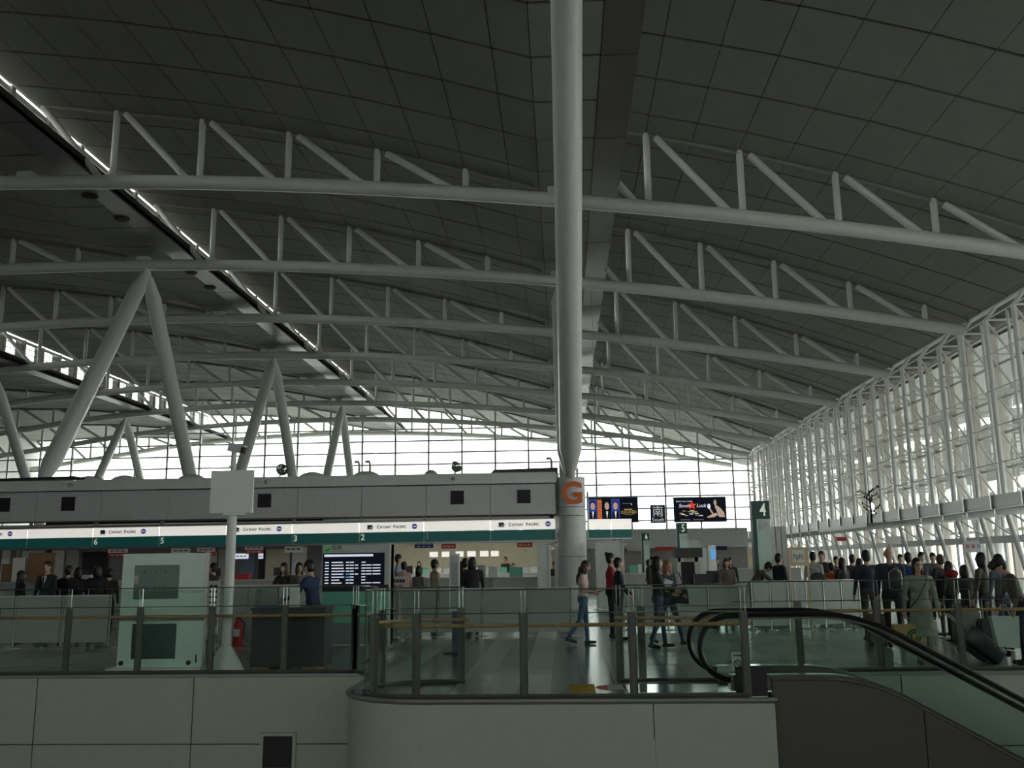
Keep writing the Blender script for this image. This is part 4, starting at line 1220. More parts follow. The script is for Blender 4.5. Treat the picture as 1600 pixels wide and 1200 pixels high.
# camera pole with square board
Y0 = 14.75
p = Vector((-5.30, Y0, 0))
o = root('camera_pole', p, 'white pole with a blank square board and security camera on top', 'pole')
MB().lathe([(.30, 0), (.29, .02), (.10, .34), (.085, .36)], p, 24).build('cone_base', M_LIP, o, True)
MB().tube([p + Vector((0, 0, .3)), p + Vector((0, 0, 2.42))], .075, 20).build('pole', M_LIP, o, True)
MB().span((p.x - .33, Y0 - .12, 2.42), (p.x + .36, Y0 - .06, 3.10)).build('square_board', mat('board_white', (.88, .88, .86), .5, var=.02), o)
MB().span((p.x - .10, Y0 - .06, 2.5), (p.x + .10, Y0 + .05, 3.0)).build('board_back_plate', M_STEEL, o)
MB().span((p.x - .12, Y0 - .10, 2.385), (p.x + .20, Y0 + .10, 2.42)).build('board_bracket', M_STEEL, o)
MB().tube([p + Vector((.0, 0, 3.1)), p + Vector((.0, 0, 3.40))], .03, 10).build('camera_mast', M_LIP, o, True)
MB().ell(p + Vector((-.03, 0, 3.17)), (.06, .06, .03)).build('mast_joint', M_LIP, o, True)
cm = MB().box(p + Vector((.03, 0, 3.46)), (.26, .14, .12), ry=.2).build('camera_body', M_LGREY, o)
MB().box(p + Vector((.14, -.01, 3.43)), (.05, .12, .10), ry=.2).build('camera_lens', M_BLACK, cm)
MB().box(p + Vector((.03, 0, 3.53)), (.32, .17, .015), ry=.2).build('camera_hood', M_LIP, cm)
# notice board behind pole
x0, x1 = x_at(309, 17.5, 950), x_at(341, 17.5, 950)
o = root('notice_stand', ((x0 + x1) / 2, 17.5, 0), 'white notice stand with black text behind the camera pole', 'notice')
MB().span((x0, 17.5, 0.35), (x1, 17.53, 1.32)).build('board', M_PAPER, o)
for i in range(4):
    for k in range(4):
        MB().span((x0 + .04 + .085 * k, 17.494, 1.20 - .10 * i), (x0 + .10 + .085 * k, 17.5, 1.24 - .10 * i)).build('print', M_INK, o)
MB().span((x0, 17.492, .50), (x1, 17.5, .62)).build('yellow_strip', M_YEL, o)
for x in (x0 + .05, x1 - .05):
    MB().span((x - .015, 17.5, 0), (x + .015, 17.54, .36)).build('leg', M_STEEL, o)
    MB().span((x - .03, 17.3, 0), (x + .03, 17.75, .03)).build('foot', M_STEEL, o)
# fire extinguisher
p = at_z(371, 1010)
o = root('fire_extinguisher', p, 'red fire extinguisher standing under its red sign', 'extinguisher')
MB().lathe([(.085, .02), (.09, .05), (.09, .42), (.06, .50), (.03, .53)], p, 20).build('cylinder', M_RED, o, True)
MB().lathe([(.12, 0), (.12, .03)], p, 20).build('base_ring', M_RED, o)
MB().box(p + Vector((0, 0, .56)), (.05, .14, .05)).build('valve', M_BLACK, o)
MB().tube([p + Vector((.04, 0, .54)), p + Vector((.13, 0, .45)), p + Vector((.11, 0, .15))], .012, 6).build('hose', M_RUBBER, o)
MB().span((p.x - .06, p.y - .095, p.z + .2), (p.x + .06, p.y - .088, p.z + .34)).build('sticker', M_PAPER, o)
o = root('extinguisher_sign', p + Vector((0.03, .12, 0)), 'small red and white sign above the fire extinguisher', 'sign')
MB().span((p.x - .08, p.y + .11, .62), (p.x + .12, p.y + .13, .80)).build('white_face', M_PAPER, o)
MB().span((p.x - .08, p.y + .108, .80), (p.x + .12, p.y + .13, .89)).build('red_face', M_RED, o)
MB().tube([(p.x + .02, p.y + .12, 0), (p.x + .02, p.y + .12, .64)], .012, 6).build('stem', M_STEEL, o)

# black counter
Y0 = 14.75
xl, xr = x_at(390, Y0, 1000), x_at(508, Y0, 1000)
o = root('black_counter', ((xl + xr) / 2, Y0, 0), 'black service counter behind the glass guard', 'counter')
MB().span((xl + .02, Y0 + .01, .04), (xr - .02, Y0 + .55, .90)).build('body', M_DARK, o)
for i in range(2):
    x = xl + .02 + (xr - xl - .04) * i / 2
    MB().span((x + .006, Y0 - .005, .05), (x + (xr - xl - .04) / 2 - .006, Y0 + .01, .89)).build('front_panel', M_DARK, o)
MB().span((xl, Y0 - .03, .90), (xr, Y0 + .6, .94)).build('worktop', M_DARK, o)
for x in (xl + .2, xr - .2):
    MB().span((x - .13, Y0 - .06, 0), (x + .13, Y0 + .5, .045)).build('foot', M_BOXBR, o)
acr = root('acrylic_box', (xl + .3, Y0 + .25, .94), 'clear acrylic box with blue leaflets on the black counter', 'box')
MB().span((xl + .05, Y0 + .1, .94), (xl + .48, Y0 + .4, .96)).build('base', M_GLOWB if False else mat('blue_leaflet', (.05, .16, .35), .5), acr)
for q in (((xl + .04, Y0 + .09, .94), (xl + .045, Y0 + .41, 1.22)), ((xl + .485, Y0 + .09, .94), (xl + .49, Y0 + .41, 1.22)), ((xl + .04, Y0 + .09, .94), (xl + .49, Y0 + .095, 1.22))):
    MB().span(*q).build('side', M_GUARD, acr)
pc = tag(MB().box((xl + .86, Y0 + .2, 1.10), (.005, .005, .005)).box((xl + .62, Y0 + .25, .945 + .15), (.16, .01, .30)).box((xl + .62, Y0 + .3, .95), (.12, .12, .02)).build('card_stand', M_PAPER), 'white card stand on the black counter beside the man in blue', 'card')

# grey service desk behind the black counter
xa, xb = x_at(342, 19.0, 920), x_at(482, 19.0, 920)
o = root('service_desk', ((xa + xb) / 2, 19.0, 0), 'long grey service desk behind the black counter', 'desk')
for i in range(3):
    u0, u1 = xa + (xb - xa) * i / 3, xa + (xb - xa) * (i + 1) / 3
    MB().span((u0 + .01, 19.0, .05), (u1 - .01, 19.04, 1.16)).build('front_panel', M_GREYC if i < 2 else M_LGREY, o)
MB().span((xa, 18.96, 1.16), (xb, 19.45, 1.20)).build('worktop', M_LGREY, o)
MB().span((xa + .05, 19.04, 0), (xa + .09, 19.4, 1.16)).build('side_panel', M_GREYC, o)
MB().span((xb - .09, 19.04, 0), (xb - .05, 19.4, 1.16)).build('side_panel', M_GREYC, o)
# departures board
Y0 = 18.7
xl, xr = x_at(503, Y0, 880), x_at(611, Y0, 880)
o = root('departure_board', ((xl + xr) / 2, Y0, 0), 'large departure information board with white header and teal base', 'information board')
zz = lambda py: at_y(555, py, Y0).z
MB().span((xl, Y0, .02), (xr, Y0 + .3, zz(851))).build('cabinet', M_LGREY, o)
MB().span((xl + .02, Y0 - .015, zz(914)), (xr - .13, Y0, zz(864))).build('screen', M_SCREEN, o)
MB().span((xl + .02, Y0 - .02, zz(924)), (xr - .03, Y0, zz(914))).build('black_band', M_BLACK, o)
MB().span((xl + .02, Y0 - .02, zz(973)), (xr - .03, Y0, zz(924))).build('teal_panel', M_TEAL, o)
MB().span((xl + .02, Y0 - .02, .05), (xr - .03, Y0, zz(973))).build('base_panel', mat('base_grey', (.25, .27, .27), .5), o)
MB().span((xr - .04, Y0 - .03, 0), (xr + .0, Y0 + .3, zz(850))).build('side_post', M_LIP, o)
MB().span((xl + .05, Y0 - .012, zz(863)), (xl + .18, Y0, zz(853))).build('green_icon', mat('icon_green', (.06, .30, .08), .4, emit=.3), o)
MB().prism([(xl + .07, Y0 - .018, zz(861)), (xl + .10, Y0 - .018, zz(861)), (xl + .165, Y0 - .018, zz(856)), (xl + .15, Y0 - .018, zz(855.4)), (xl + .10, Y0 - .018, zz(858.5))], (0, .005, 0)).build('aircraft_mark', M_INK, o)
put_text('\u51fa\u767a', (xl + .20, Y0 - .006, zz(855.8)), .10, M_INK, o, align='LEFT')
MB().span((xl + .20, Y0 - .006, zz(862)), (xl + .45, Y0 - .002, zz(860.6))).build('small_print', M_MULL, o)
MB().span((xl + .47, Y0 - .006, zz(862)), (xl + .62, Y0 - .002, zz(860.6))).build('small_print', M_MULL, o)
MB().span((xl + .05, Y0 - .02, zz(869.5)), (xr - .36, Y0 - .014, zz(866))).build('title_bar', M_GLOW, o)
random.seed(5)
for i in range(8):
    py = 878.5 + 4.6 * i
    if py > 912:
        break
    rowp = sub('flight_row', o)
    cols_ = [(.06, .13, M_GLOW), (.18, .18 + random.uniform(.14, .24), M_GLOW), (.44, .50, M_GLOWB if i in (4, 5) else M_GLOW), (.51, .58, M_GLOW), (.72, .79, M_GLOW), (.80, .90, M_GLOW), (.92, 1.06, M_GLOW)]
    if i in (1, 2, 4):
        cols_.append((.60, .66, M_GLOW))
    for k, (u0, u1, m) in enumerate(cols_):
        if k in (5, 6) and i in (0, 5, 6):
            continue
        MB().span((xl + u0 * 1.12, Y0 - .02, zz(py + .8)), (xl + u1 * 1.12, Y0 - .014, zz(py - .8))).build('entry', m, rowp)

# slim upright sign with printed panel
xs_, Ys = -2.0, 17.05
z1, z0 = at_y(710, 865, Ys).z, at_y(706, 955, Ys).z
o = root('slim_sign', (xs_, Ys, 0), 'slim upright grey sign on a blue post', 'sign')
xl, xr = x_at(702, Ys, 900), x_at(718, Ys, 900)
MB().span((xl, Ys, z0), (xr, Ys + .06, z1)).build('panel', M_LIP, o)
MB().span((xl + .025, Ys - .006, z0 + .03), (xr - .025, Ys, z1 - .04)).build('print_sheet', mat('grey_print', (.34, .36, .37), .5, var=.5, scale=60), o)
MB().span((xl + .03, Ys - .01, z1 - .16), (xr - .03, Ys - .006, z1 - .05)).build('print_header', M_MULL, o)
MB().span((xl + .05, Ys + .01, 0.03), (xr - .05, Ys + .05, z0)).build('post', mat('blue_post', (.03, .05, .13), .4), o)
MB().lathe([(.20, 0), (.20, .02), (.05, .035)], (xs_, Ys + .03, 0), 20).build('base', M_DARK, o)
# small white notice on the barrier
a, b = at_y(611, 901, 20.2), at_y(634, 914, 20.2)
o = root('queue_notice', ((a.x + b.x) / 2, 20.2, 0), 'small white notice on a stand left of the slim upright sign', 'notice')
MB().span((a.x, 20.2, b.z), (b.x, 20.22, a.z)).build('sheet', M_PAPER, o)
for i in range(4):
    MB().span((a.x + .04 + .07 * i, 20.194, b.z + .05), (a.x + .09 + .07 * i, 20.2, b.z + .12)).build('print', M_INK, o)
MB().tube([((a.x + b.x) / 2, 20.22, 0.02), ((a.x + b.x) / 2, 20.22, b.z)], .015, 8).build('stem', M_STEEL, o)
MB().lathe([(.15, 0), (.15, .02), (.03, .03)], ((a.x + b.x) / 2, 20.22, 0), 16).build('base', M_STEEL, o)

# wooden notice stand
Y0 = 21.5
xl, xr = x_at(1232, Y0, 880), x_at(1264, Y0, 880)
zt = at_y(1248, 855, Y0).z
zb = at_y(1248, 884, Y0).z
o = root('wooden_notice_stand', ((xl + xr) / 2, Y0, 0), 'pale wooden notice stand with a white sheet', 'notice stand')
for x in (xl, xr - .045):
    MB().span((x, Y0, 0), (x + .045, Y0 + .05, zt)).build('leg', M_PALEWOOD, o)
MB().span((xl + .045, Y0 + .005, zb), (xr - .045, Y0 + .035, zt)).build('board', M_PALEWOOD, o)
MB().span((xl + .09, Y0 - .003, zb + .08), (xr - .09, Y0 + .005, zt - .06)).build('sheet', M_PAPER, o)
random.seed(12)
for i in range(7):
    x = xl + .12 + .035 * i
    MB().box((x, Y0 - .005, zb + .2 + random.uniform(-.02, .02)), (.012, .003, .12), ry=random.uniform(-.5, .5)).build('print', M_INK, o)
MB().span((xl + .045, Y0 + .01, .3), (xr - .045, Y0 + .04, .36)).build('cross_rail', M_PALEWOOD, o)

# spotlights on the island top and small hooks
for i, (px, py) in enumerate(((440, 734), (713, 729))):
    p = at_y(px, py, 32.3)
    o = root('spotlight', (p.x, 32.3, 4.62), ['round chrome spotlight', 'tilted chrome spotlight'][i] + (' on the grey fascia above the numeral 3' if i == 0 else ' on the grey fascia above the numeral 1'), 'spotlight')
    R = Matrix.Rotation([1.1, 0.6][i], 3, 'Y') @ Matrix.Rotation([0.9, -0.5][i], 3, 'X')
    mb = MB().lathe([(.05, -.16), (.14, -.12), (.21, 0.02), (.22, .08), (.16, .08), (.10, -.02)], (0, 0, 0), 20)
    mb.v = [tuple(R @ Vector(q) + Vector((p.x, 32.3, 4.88))) for q in mb.v]
    mb.build('reflector', M_CHROME, o, True)
    MB().tube([(p.x - .05, 32.3, 4.62), (p.x - .05, 32.3, 4.85)], .03, 8).build('stem', M_MULL, o)
    MB().lathe([(.10, 0), (.10, .03)], (p.x - .05, 32.3, 4.62), 14).build('base', M_MULL, o)
for i, px in enumerate((112, 418, 709)):
    p = at_y(px, 752, 31.85)
    o = root('wall_lamp', (p.x, 31.88, 4.45), 'small knob lamp on the fascia lip ' + ['at the far left', 'right of the square board', 'below the tilted spotlight'][i], 'lamp', 'knob lamps on the fascia lip')
    MB().tube([(p.x, 31.9, 4.45), (p.x, 31.76, 4.43)], [.05, .04], 10).build('arm', M_MULL, o)
    MB().ell((p.x, 31.72, 4.43), (.07, .06, .07)).build('head', M_MULL, o, True)
a, b = at_y(766, 733, 32.2), at_y(874, 739, 32.2)
tag(MB().prism([(a.x, 32.2, 4.62), (b.x - .05, 32.2, 4.62), (b.x - .05, 32.2, 4.80), (a.x + .12, 32.2, 4.76)], (0, .6, 0)).build('cable_cover', M_DARK), 'dark cover lying on the fascia beside the pillar', 'cover')
a, b = at_y(-40, 750, 32.2), at_y(117, 743, 32.2)
tag(MB().prism([(a.x, 32.2, 4.62), (b.x, 32.2, 4.74), (b.x, 32.2, 4.80), (a.x, 32.2, 4.74)], (0, .8, 0)).build('cable_cover', M_DARK), 'dark sheet lying on the fascia at the far left', 'cover')
for i, px in enumerate((135, 190, 295, 485, 570, 672)):
    p = at_y(px, 740, 33)
    o = tag(MB().ell((p.x, 33.3, 4.60), (.55 if i != 5 else .28, .5, .30), 0, 18, 10).build('canvas_cover', M_LIP, None, True), ['first', 'second', 'third', 'fourth', 'fifth', 'sixth'][i] + ' pale rounded cover mound on the island top, from the left', 'cover', 'rounded covers on the island top')


# ------------------------------------------------------------------ people
CLOTH = {}


def cloth(c):
    key = 'fabric_%02x%02x%02x' % tuple(int(min(1, v) * 255) for v in c)
    return mat(key, c, 0.8, var=0.15, scale=14, bump=0.2)


def _dirv(flex, ab, side):
    v = Vector((0, math.sin(flex), -math.cos(flex)))
    return Vector((side * math.sin(ab), v.y * math.cos(ab), v.z * math.cos(ab))).normalized()


def person(x, y, face, h, label, top, legs, hair='short', haircol=None, skin=M_SKIN, shoes=M_SHOE, sleeves=True,
           lean=0.0, armL=(5, 8, 15), armR=(5, 8, 15), legL=(0, 0), legR=(0, 0), coat=0.0, hips=1.0, head_turn=0.0, vox=0.03, fingers=False,
           headpitch=0.0, build_w=1.0, glasses=False, group='travellers and staff in the hall', zbase=0.0):
    haircol = haircol or M_HAIRB
    caps = []                                   # (p0, p1, r0, r1, region)
    ln = rad(lean)
    T = Vector((0, math.sin(ln), math.cos(ln)))
    F = Vector((0, math.cos(ln), -math.sin(ln)))
    bw = build_w
    hip = Vector((0, 0, 0.92))
    J = lambda k: hip + T * k
    mb = MB()

    def cap(p0, p1, r0, r1, reg, n=10):
        p0, p1 = Vector(p0), Vector(p1)
        mb.tube([p0, p0.lerp(p1, .35), p0.lerp(p1, .7), p1], [r0, r0 + (r1 - r0) * .3, r0 + (r1 - r0) * .7, r1], n)
        mb.ell(p0, (r0,) * 3, 0, 10, 7)
        mb.ell(p1, (r1,) * 3, 0, 10, 7)
        caps.append((p0, p1, r0, r1, reg))

    def blob(c, s, reg):
        mb.ell(c, s, 0, 14, 9)
        caps.append((Vector(c) - Vector((s[0] * .5, 0, 0)), Vector(c) + Vector((s[0] * .5, 0, 0)), min(s), min(s), reg))

    blob(hip + Vector((0, -0.01, 0.0)), (.155 * hips * bw, .118 * hips, .135), 2)
    blob(J(.10), (.140 * bw, .108, .14), 1 if True else 2)
    blob(J(.20), (.138 * bw, .105, .16), 1)
    blob(J(.34) + F * 0.005, (.160 * bw, .118, .17), 1)
    cap(J(.455) + Vector((-.125 * bw, 0, 0)), J(.455) + Vector((.125 * bw, 0, 0)), .068, .068, 1)
    neck = J(.50)
    hd = Matrix.Rotation(rad(head_turn), 3, 'Z')
    hl = ln + rad(headpitch)
    HU = Vector((0, math.sin(hl), math.cos(hl)))
    HF = hd @ Vector((0, math.cos(hl), -math.sin(hl)))
    cap(neck - T * 0.02, neck + HU * 0.09, .058, .052, 0)
    hc = neck + HU * 0.185 + HF * 0.018
    blob(hc, (.076, .092, .112), 0)
    blob(hc + HF * 0.03 - HU * .05, (.056, .058, .065), 0)        # jaw
    mb.ell(hc + HF * 0.094 - HU * 0.012, (.014, .018, .022), 0, 8, 6)   # nose
    HR = HF.cross(HU)
    for s_ in (-1, 1):
        mb.ell(hc + HR * s_ * .077 - HU * .005, (.014, .022, .032), 0, 8, 6)
    hands = []
    for side, arm in ((-1, armL), (1, armR)):
        sh = J(.452) + Vector((side * .172 * bw, 0, 0))
        fl, ab, el = (rad(v) for v in arm)
        d1 = _dirv(fl, ab, side)
        e_ = sh + d1 * .285
        d2 = _dirv(fl + el, ab * .4 - (0.25 if el > 0.9 else 0), side)
        wv = e_ + d2 * .245
        cap(sh, sh.lerp(e_, .45), .056, .050, 1)
        cap(sh.lerp(e_, .45), e_, .050, .041, 1 if sleeves else 0)
        cap(e_, wv, .040, .030, 1 if sleeves else 0)
        pal = wv + d2 * .075
        cap(wv, pal, .030, .030, 0)
        hands.append((wv, pal, d2, side))
    foot = []
    for side, lg in ((-1, legL), (1, legR)):
        a = hip + Vector((side * .085 * bw, 0, -.03))
        fl, kn = rad(lg[0]), rad(lg[1])
        k_ = a + Vector((side * .005, math.sin(fl), -math.cos(fl))) * .42
        an = k_ + Vector((0, math.sin(fl - kn), -math.cos(fl - kn))) * .405
        cap(a, k_, .083 * hips, .056, 2)
        cap(k_, an, .055, .042, 2)
        ft = fl - kn
        toe = an + Vector((0, math.cos(ft * .6), math.sin(ft * .6))) * .155 + Vector((0, 0, -.045))
        heel = an + Vector((0, -.035, -.045))
        cap(heel, toe, .042, .034, 3)
        foot.append(min(toe.z - .034, heel.z - .042))
    if coat:
        zt_, zb_ = J(.12), Vector((0, .0, .92 - coat))
        rings = [(.150, .125, zt_.z), (.185, .155, .92 - coat * .3), (.215 * hips, .185, .92 - coat * .65), (.235 * hips, .20, zb_.z)]
        vs, fs_ = [], []
        for rx, ry, z in rings:
            vs += [(rx * math.cos(2 * math.pi * j / 18), ry * math.sin(2 * math.pi * j / 18), z) for j in range(18)]
        for i in range(3):
            fs_ += [(i * 18 + j, i * 18 + (j + 1) % 18, i * 18 + 18 + (j + 1) % 18, i * 18 + 18 + j) for j in range(18)]
        fs_ += [tuple(range(18)), tuple(range(71, 53, -1))]
        mb.add(vs, fs_)
        for sx in (-.12, 0, .12):
            caps.append((Vector((sx, 0, zt_.z)), Vector((sx * 1.3, 0, zb_.z + .03)), .15, .15, 1))
    drop = min(foot)
    sc = h / 1.765
    me = mb.mesh('tmp', M_SKIN)
    to = bpy.data.objects.new('tmp', me)
    COL.objects.link(to)
    rm = to.modifiers.new('r', 'REMESH')
    rm.mode = 'VOXEL'
    rm.voxel_size = vox
    sm = to.modifiers.new('s', 'SMOOTH')
    sm.iterations = 4
    sm.factor = 0.5
    dg = bpy.context.evaluated_depsgraph_get()
    out = bpy.data.meshes.new_from_object(to.evaluated_get(dg))
    bpy.data.objects.remove(to)
    bpy.data.meshes.remove(me)
    out.name = 'person'
    n = len(out.polygons)
    cen = np.empty(n * 3)
    out.polygons.foreach_get('center', cen)
    cen = cen.reshape(-1, 3)
    best = np.full(n, 1e9)
    reg = np.zeros(n, dtype=np.int32)
    for p0, p1, r0, r1, rg in caps:
        a, b = np.array(p0), np.array(p1)
        d = b - a
        t = np.clip(((cen - a) @ d) / max(1e-9, d @ d), 0, 1)
        dist = np.linalg.norm(cen - (a + t[:, None] * d), axis=1) - (r0 + (r1 - r0) * t)
        m_ = dist < best
        best[m_] = dist[m_]
        reg[m_] = rg
    out.materials.clear()
    for m_ in (skin, cloth(top), cloth(legs), shoes):
        out.materials.append(m_)
    out.polygons.foreach_set('material_index', reg)
    out.polygons.foreach_set('use_smooth', [True] * n)
    if fingers:                                  # five fingers grown from each palm
        fm = MB()
        for wv, pal, d2, side in hands:
            ax = d2.cross(Vector((1, 0, 0)))
            ax = ax.normalized() if ax.length > .2 else Vector((0, 1, 0))
            curl = Vector((-side, 0, 0)) * .35 + d2.cross(ax) * 0
            for k, L in enumerate((.062, .072, .068, .054)):
                b0 = pal + ax * (-.024 + .016 * k)
                m1 = b0 + d2 * L * .55 + Vector((-side * .008, 0, 0))
                m2 = m1 + (d2 * .7 + Vector((-side * .5, 0, 0))).normalized() * L * .5
                fm.tube([b0 - d2 * .02, b0, m1, m2], [.009, .009, .0085, .006], 7)
            t0 = wv + d2 * .03 - ax * .028
            fm.tube([t0 + ax * .015, t0, t0 + d2 * .035 - ax * .018, t0 + d2 * .06 - ax * .02], [.011, .011, .010, .007], 7)
        bm = bmesh.new()
        bm.from_mesh(out)
        f2 = fm.mesh('f', skin, True)
        bm.from_mesh(f2)
        bm.to_mesh(out)
        bm.free()
        bpy.data.meshes.remove(f2)
        out.polygons.foreach_set('use_smooth', [True] * len(out.polygons))
    out.transform(Matrix.Translation((0, 0, -drop)))
    out.transform(Matrix.Scale(sc, 4))
    o = bpy.data.objects.new('person', out)
    COL.objects.link(o)
    o.location = (x, y, zbase)
    o.rotation_euler = (0, 0, rad(face))
    WORLD[o.name] = Vector((0, 0, 0))
    tag(o, label, 'person', group)
    # hair, face details as children in the body's own coordinates
    def child(mb_, name, m_):
        mb_.v = [((p[0]) * sc, p[1] * sc, (p[2] - drop) * sc) for p in mb_.v]
        c = bpy.data.objects.new(name, mb_.mesh(name, m_, True))
        COL.objects.link(c)
        c.parent = o
        return c
    if hair != 'bald':
        hb = MB()
        hb.ell(hc - HF * .018 + HU * .022, (.086, .098, .108), 0, 18, 12)
        hb.ell(hc - HF * .04 - HU * .02, (.082, .068, .095), 0, 14, 9)
        if hair in ('bob', 'long'):
            for s_ in (-1, 1):
                hb.ell(hc + HR * s_ * .066 - HF * .012 - HU * .06, (.032, .062, .12), 0, 12, 8)
            hb.ell(hc - HF * .05 - HU * .07, (.085, .055, .13), 0, 14, 9)
        if hair == 'long':
            hb.ell(hc - HF * .075 - HU * .20, (.085, .045, .17), 0, 14, 9)
            hb.ell(hc - HF * .09 - HU * .31, (.06, .035, .12), 0, 12, 8)
        if hair == 'bun':
            hb.ell(hc - HF * .09 + HU * .10, (.045, .045, .045), 0, 12, 8)
        child(hb, 'hair', haircol)
    if hair == 'cap':
        cb = MB()
        cb.ell(hc - HF * .012 + HU * .05, (.096, .110, .092), 0, 18, 12)
        pk = hc + HF * .10 + HU * .055
        cb.tube([hc + HF * .02 + HU * .06, pk, pk + HF * .06 - HU * .012], [.075, .07, .045], 14)
        cb.v = [tuple(p) for p in cb.v]
        c_ = child(cb, 'peaked_cap', M_BLACK)
        c_['label'] = 'black peaked cap'
    if vox < 0.02:
        for s_ in (-1, 1):
            ey = MB().ell(hc + HF * .086 + HR * s_ * .030 + HU * .012, (.011, .008, .007), 0, 8, 6)
            child(ey, 'eye', M_INK)
        child(MB().ell(hc + HF * .091 - HU * .056, (.020, .008, .006), 0, 8, 6), 'mouth', M_RED)
    if glasses:
        gl = MB()
        for s_ in (-1, 1):
            c0 = hc + HF * .098 + HR * s_ * .032 + HU * .008
            gl.tube([c0 + HR * .024 * math.cos(t) + HU * .018 * math.sin(t) for t in np.linspace(0, 2 * math.pi, 14, endpoint=False)], .003, 5, closed=True)
            gl.tube([c0 + HR * s_ * .022, hc + HR * s_ * .078], .003, 5)
        child(gl, 'glasses', M_BLACK)
    M_ = Matrix.Translation(o.location) @ Matrix.Rotation(rad(face), 4, 'Z') @ Matrix.Scale(sc, 4) @ Matrix.Translation((0, 0, -drop))
    return o, (lambda v: M_ @ Vector(v)), dict(hands=[M_ @ (q[1] + q[2] * .03) for q in hands], J=J, F=F, T=T)


def pxy(px, Y, py=900):
    return x_at(px, Y, py), Y


BLK, NVY, GRY, JEAN, DJEAN = (.014, .014, .016), (.016, .022, .05), (.12, .12, .13), (.07, .13, .22), (.03, .045, .08)
# --- nearer figures
x, y = pxy(913, 18.7, 1000)
girl, G_, gi = person(x, y, -90, 1.64, 'young woman in pale pink T-shirt and jeans looking at a phone', (.66, .52, .48), JEAN, 'long', M_HAIRBR, sleeves=False, armL=(-4, 4, 82), armR=(-2, 4, 86), legL=(7, 4), legR=(-12, 24), vox=.013, fingers=True, headpitch=18)
hp = gi['hands'][1]
tag(MB().box(hp + Vector((.05, -.02, .03)), (.14, .07, .012), ry=-.25).box(hp + Vector((.05, -.02, .038)), (.12, .06, .004), ry=-.25).build('mobile_phone', M_BLACK), 'dark phone held by the young woman in jeans', 'phone')
x, y = pxy(957, 20.3, 990)
person(x, y, -88, 1.78, 'person in a red top with hair in a bun', (.32, .018, .025), BLK, 'bun', vox=.014, fingers=True, armL=(10, 6, 25), armR=(8, 6, 25))
x, y = pxy(969, 19.6, 990)
person(x, y, -85, 1.68, 'person in a navy top standing in front of the red one', NVY, BLK, 'short', vox=.014, fingers=True, armL=(15, 6, 30), armR=(15, 6, 35))
x, y = pxy(1031, 17.8, 1005)
_, q_, w1 = person(x, y, -95, 1.68, 'walking person in black top and jeans with black hair', BLK, DJEAN, 'bob', vox=.014, fingers=True, armL=(20, 6, 60), armR=(25, 6, 70), legL=(10, 5), legR=(-6, 10))
x, y = pxy(1047, 18.55, 1005)
_, q_, w2 = person(x, y, -140, 1.66, 'walking person with long light brown hair and dark bag', (.05, .05, .06), DJEAN, 'long', M_HAIRBL, vox=.014, fingers=True, legL=(24, 8), legR=(-24, 12), armL=(10, 8, 60), armR=(10, 8, 70))
hb = w2['hands'][0]
bag = root('shoulder_bag', (x + .28, y - .02, .85), 'dark shoulder bag of the person with light brown hair', 'bag')
MB().prism([(x + .10, y - .12, .78), (x + .38, y - .12, .76), (x + .36, y - .12, 1.04), (x + .14, y - .12, 1.05)], (0, .14, 0)).build('pouch', cloth((.02, .024, .035)), bag, True)
MB().tube([(x + .16, y - .05, 1.02), (x + .12, y - .03, 1.36), (x + .22, y - .02, 1.36), (x + .34, y - .05, 1.02)], .012, 6).build('strap', M_BLACK, bag, True)
tag(MB().box((pxy(1041, 18)[0], 17.95, 1.13), (.16, .01, .22), ry=.4).box((pxy(1041, 18)[0], 17.945, 1.13), (.13, .008, .18), ry=.4).build('paper_folder', M_PAPER), 'pale papers carried by the person in black top', 'papers')
# man in blue behind the black counter
x, y = pxy(489, 15.75, 960)
person(x, y, 75, 1.70, 'man in a blue jacket leaning at the black counter', (.012, .034, .085), (.02, .022, .03), 'short', vox=.014, fingers=True, lean=6, armL=(30, 8, 40), armR=(12, 6, 30), build_w=1.18, headpitch=8)
# woman in green coat with bag and suitcase
x, y = pxy(1446, 14.85, 1030)
_, q_, wg = person(x, y, 172, 1.60, 'woman in a pale green coat with glasses and a dark shoulder strap', (.27, .30, .23), (.20, .22, .17), 'bob', vox=.012, fingers=True, coat=.48, armL=(-6, 14, 12), armR=(2, 12, 6), glasses=True, head_turn=8, build_w=1.08, shoes=mat('olive_shoe', (.10, .11, .08), .6))
st = root('shoulder_strap', (x, y, 1.0), 'dark cross-body strap over the pale green coat', 'strap')
MB().tube([(x + .13, y - .03, 1.36), (x + .08, y - .15, 1.25), (x + .0, y - .16, 1.12), (x - .10, y - .20, .98), (x - .20, y - .14, .85)], .018, 8, sx=.5).build('band', M_BLACK, st, True)
h0 = wg['hands'][1]
bx, by, bz = h0.x + .02, h0.y - .02, h0.z
kb = root('paper_bag', (bx, by, bz - .5), 'kraft paper carrier bag with a round green emblem held by the woman in green', 'bag')
MB().prism([(bx - .22, by - .07, bz - .10), (bx + .22, by - .07, bz - .10), (bx + .20, by - .07, bz - .42), (bx - .20, by - .07, bz - .42)], (0, .14, 0)).build('sack', M_KRAFT, kb)
MB().tube([(bx - .08, by, bz - .10), (bx - .05, by, bz - .005), (bx + .05, by, bz - .005), (bx + .08, by, bz - .10)], .006, 6).build('handle', M_KRAFT, kb, True)
disc(bx + .06, by - .076, bz - .27, .105, .105, mat('emblem_green', (.02, .12, .06), .6), kb, 'emblem_disc')
MB().tube([(bx + .06 + .07 * math.cos(t), by - .078, bz - .27 + .07 * math.sin(t)) for t in np.linspace(0, 2 * math.pi, 24, endpoint=False)], .005, 5, closed=True).build('emblem_ring', M_KRAFT, kb)
disc(bx + .06, by - .079, bz - .27, .03, .045, M_KRAFT, kb, 'emblem_centre')
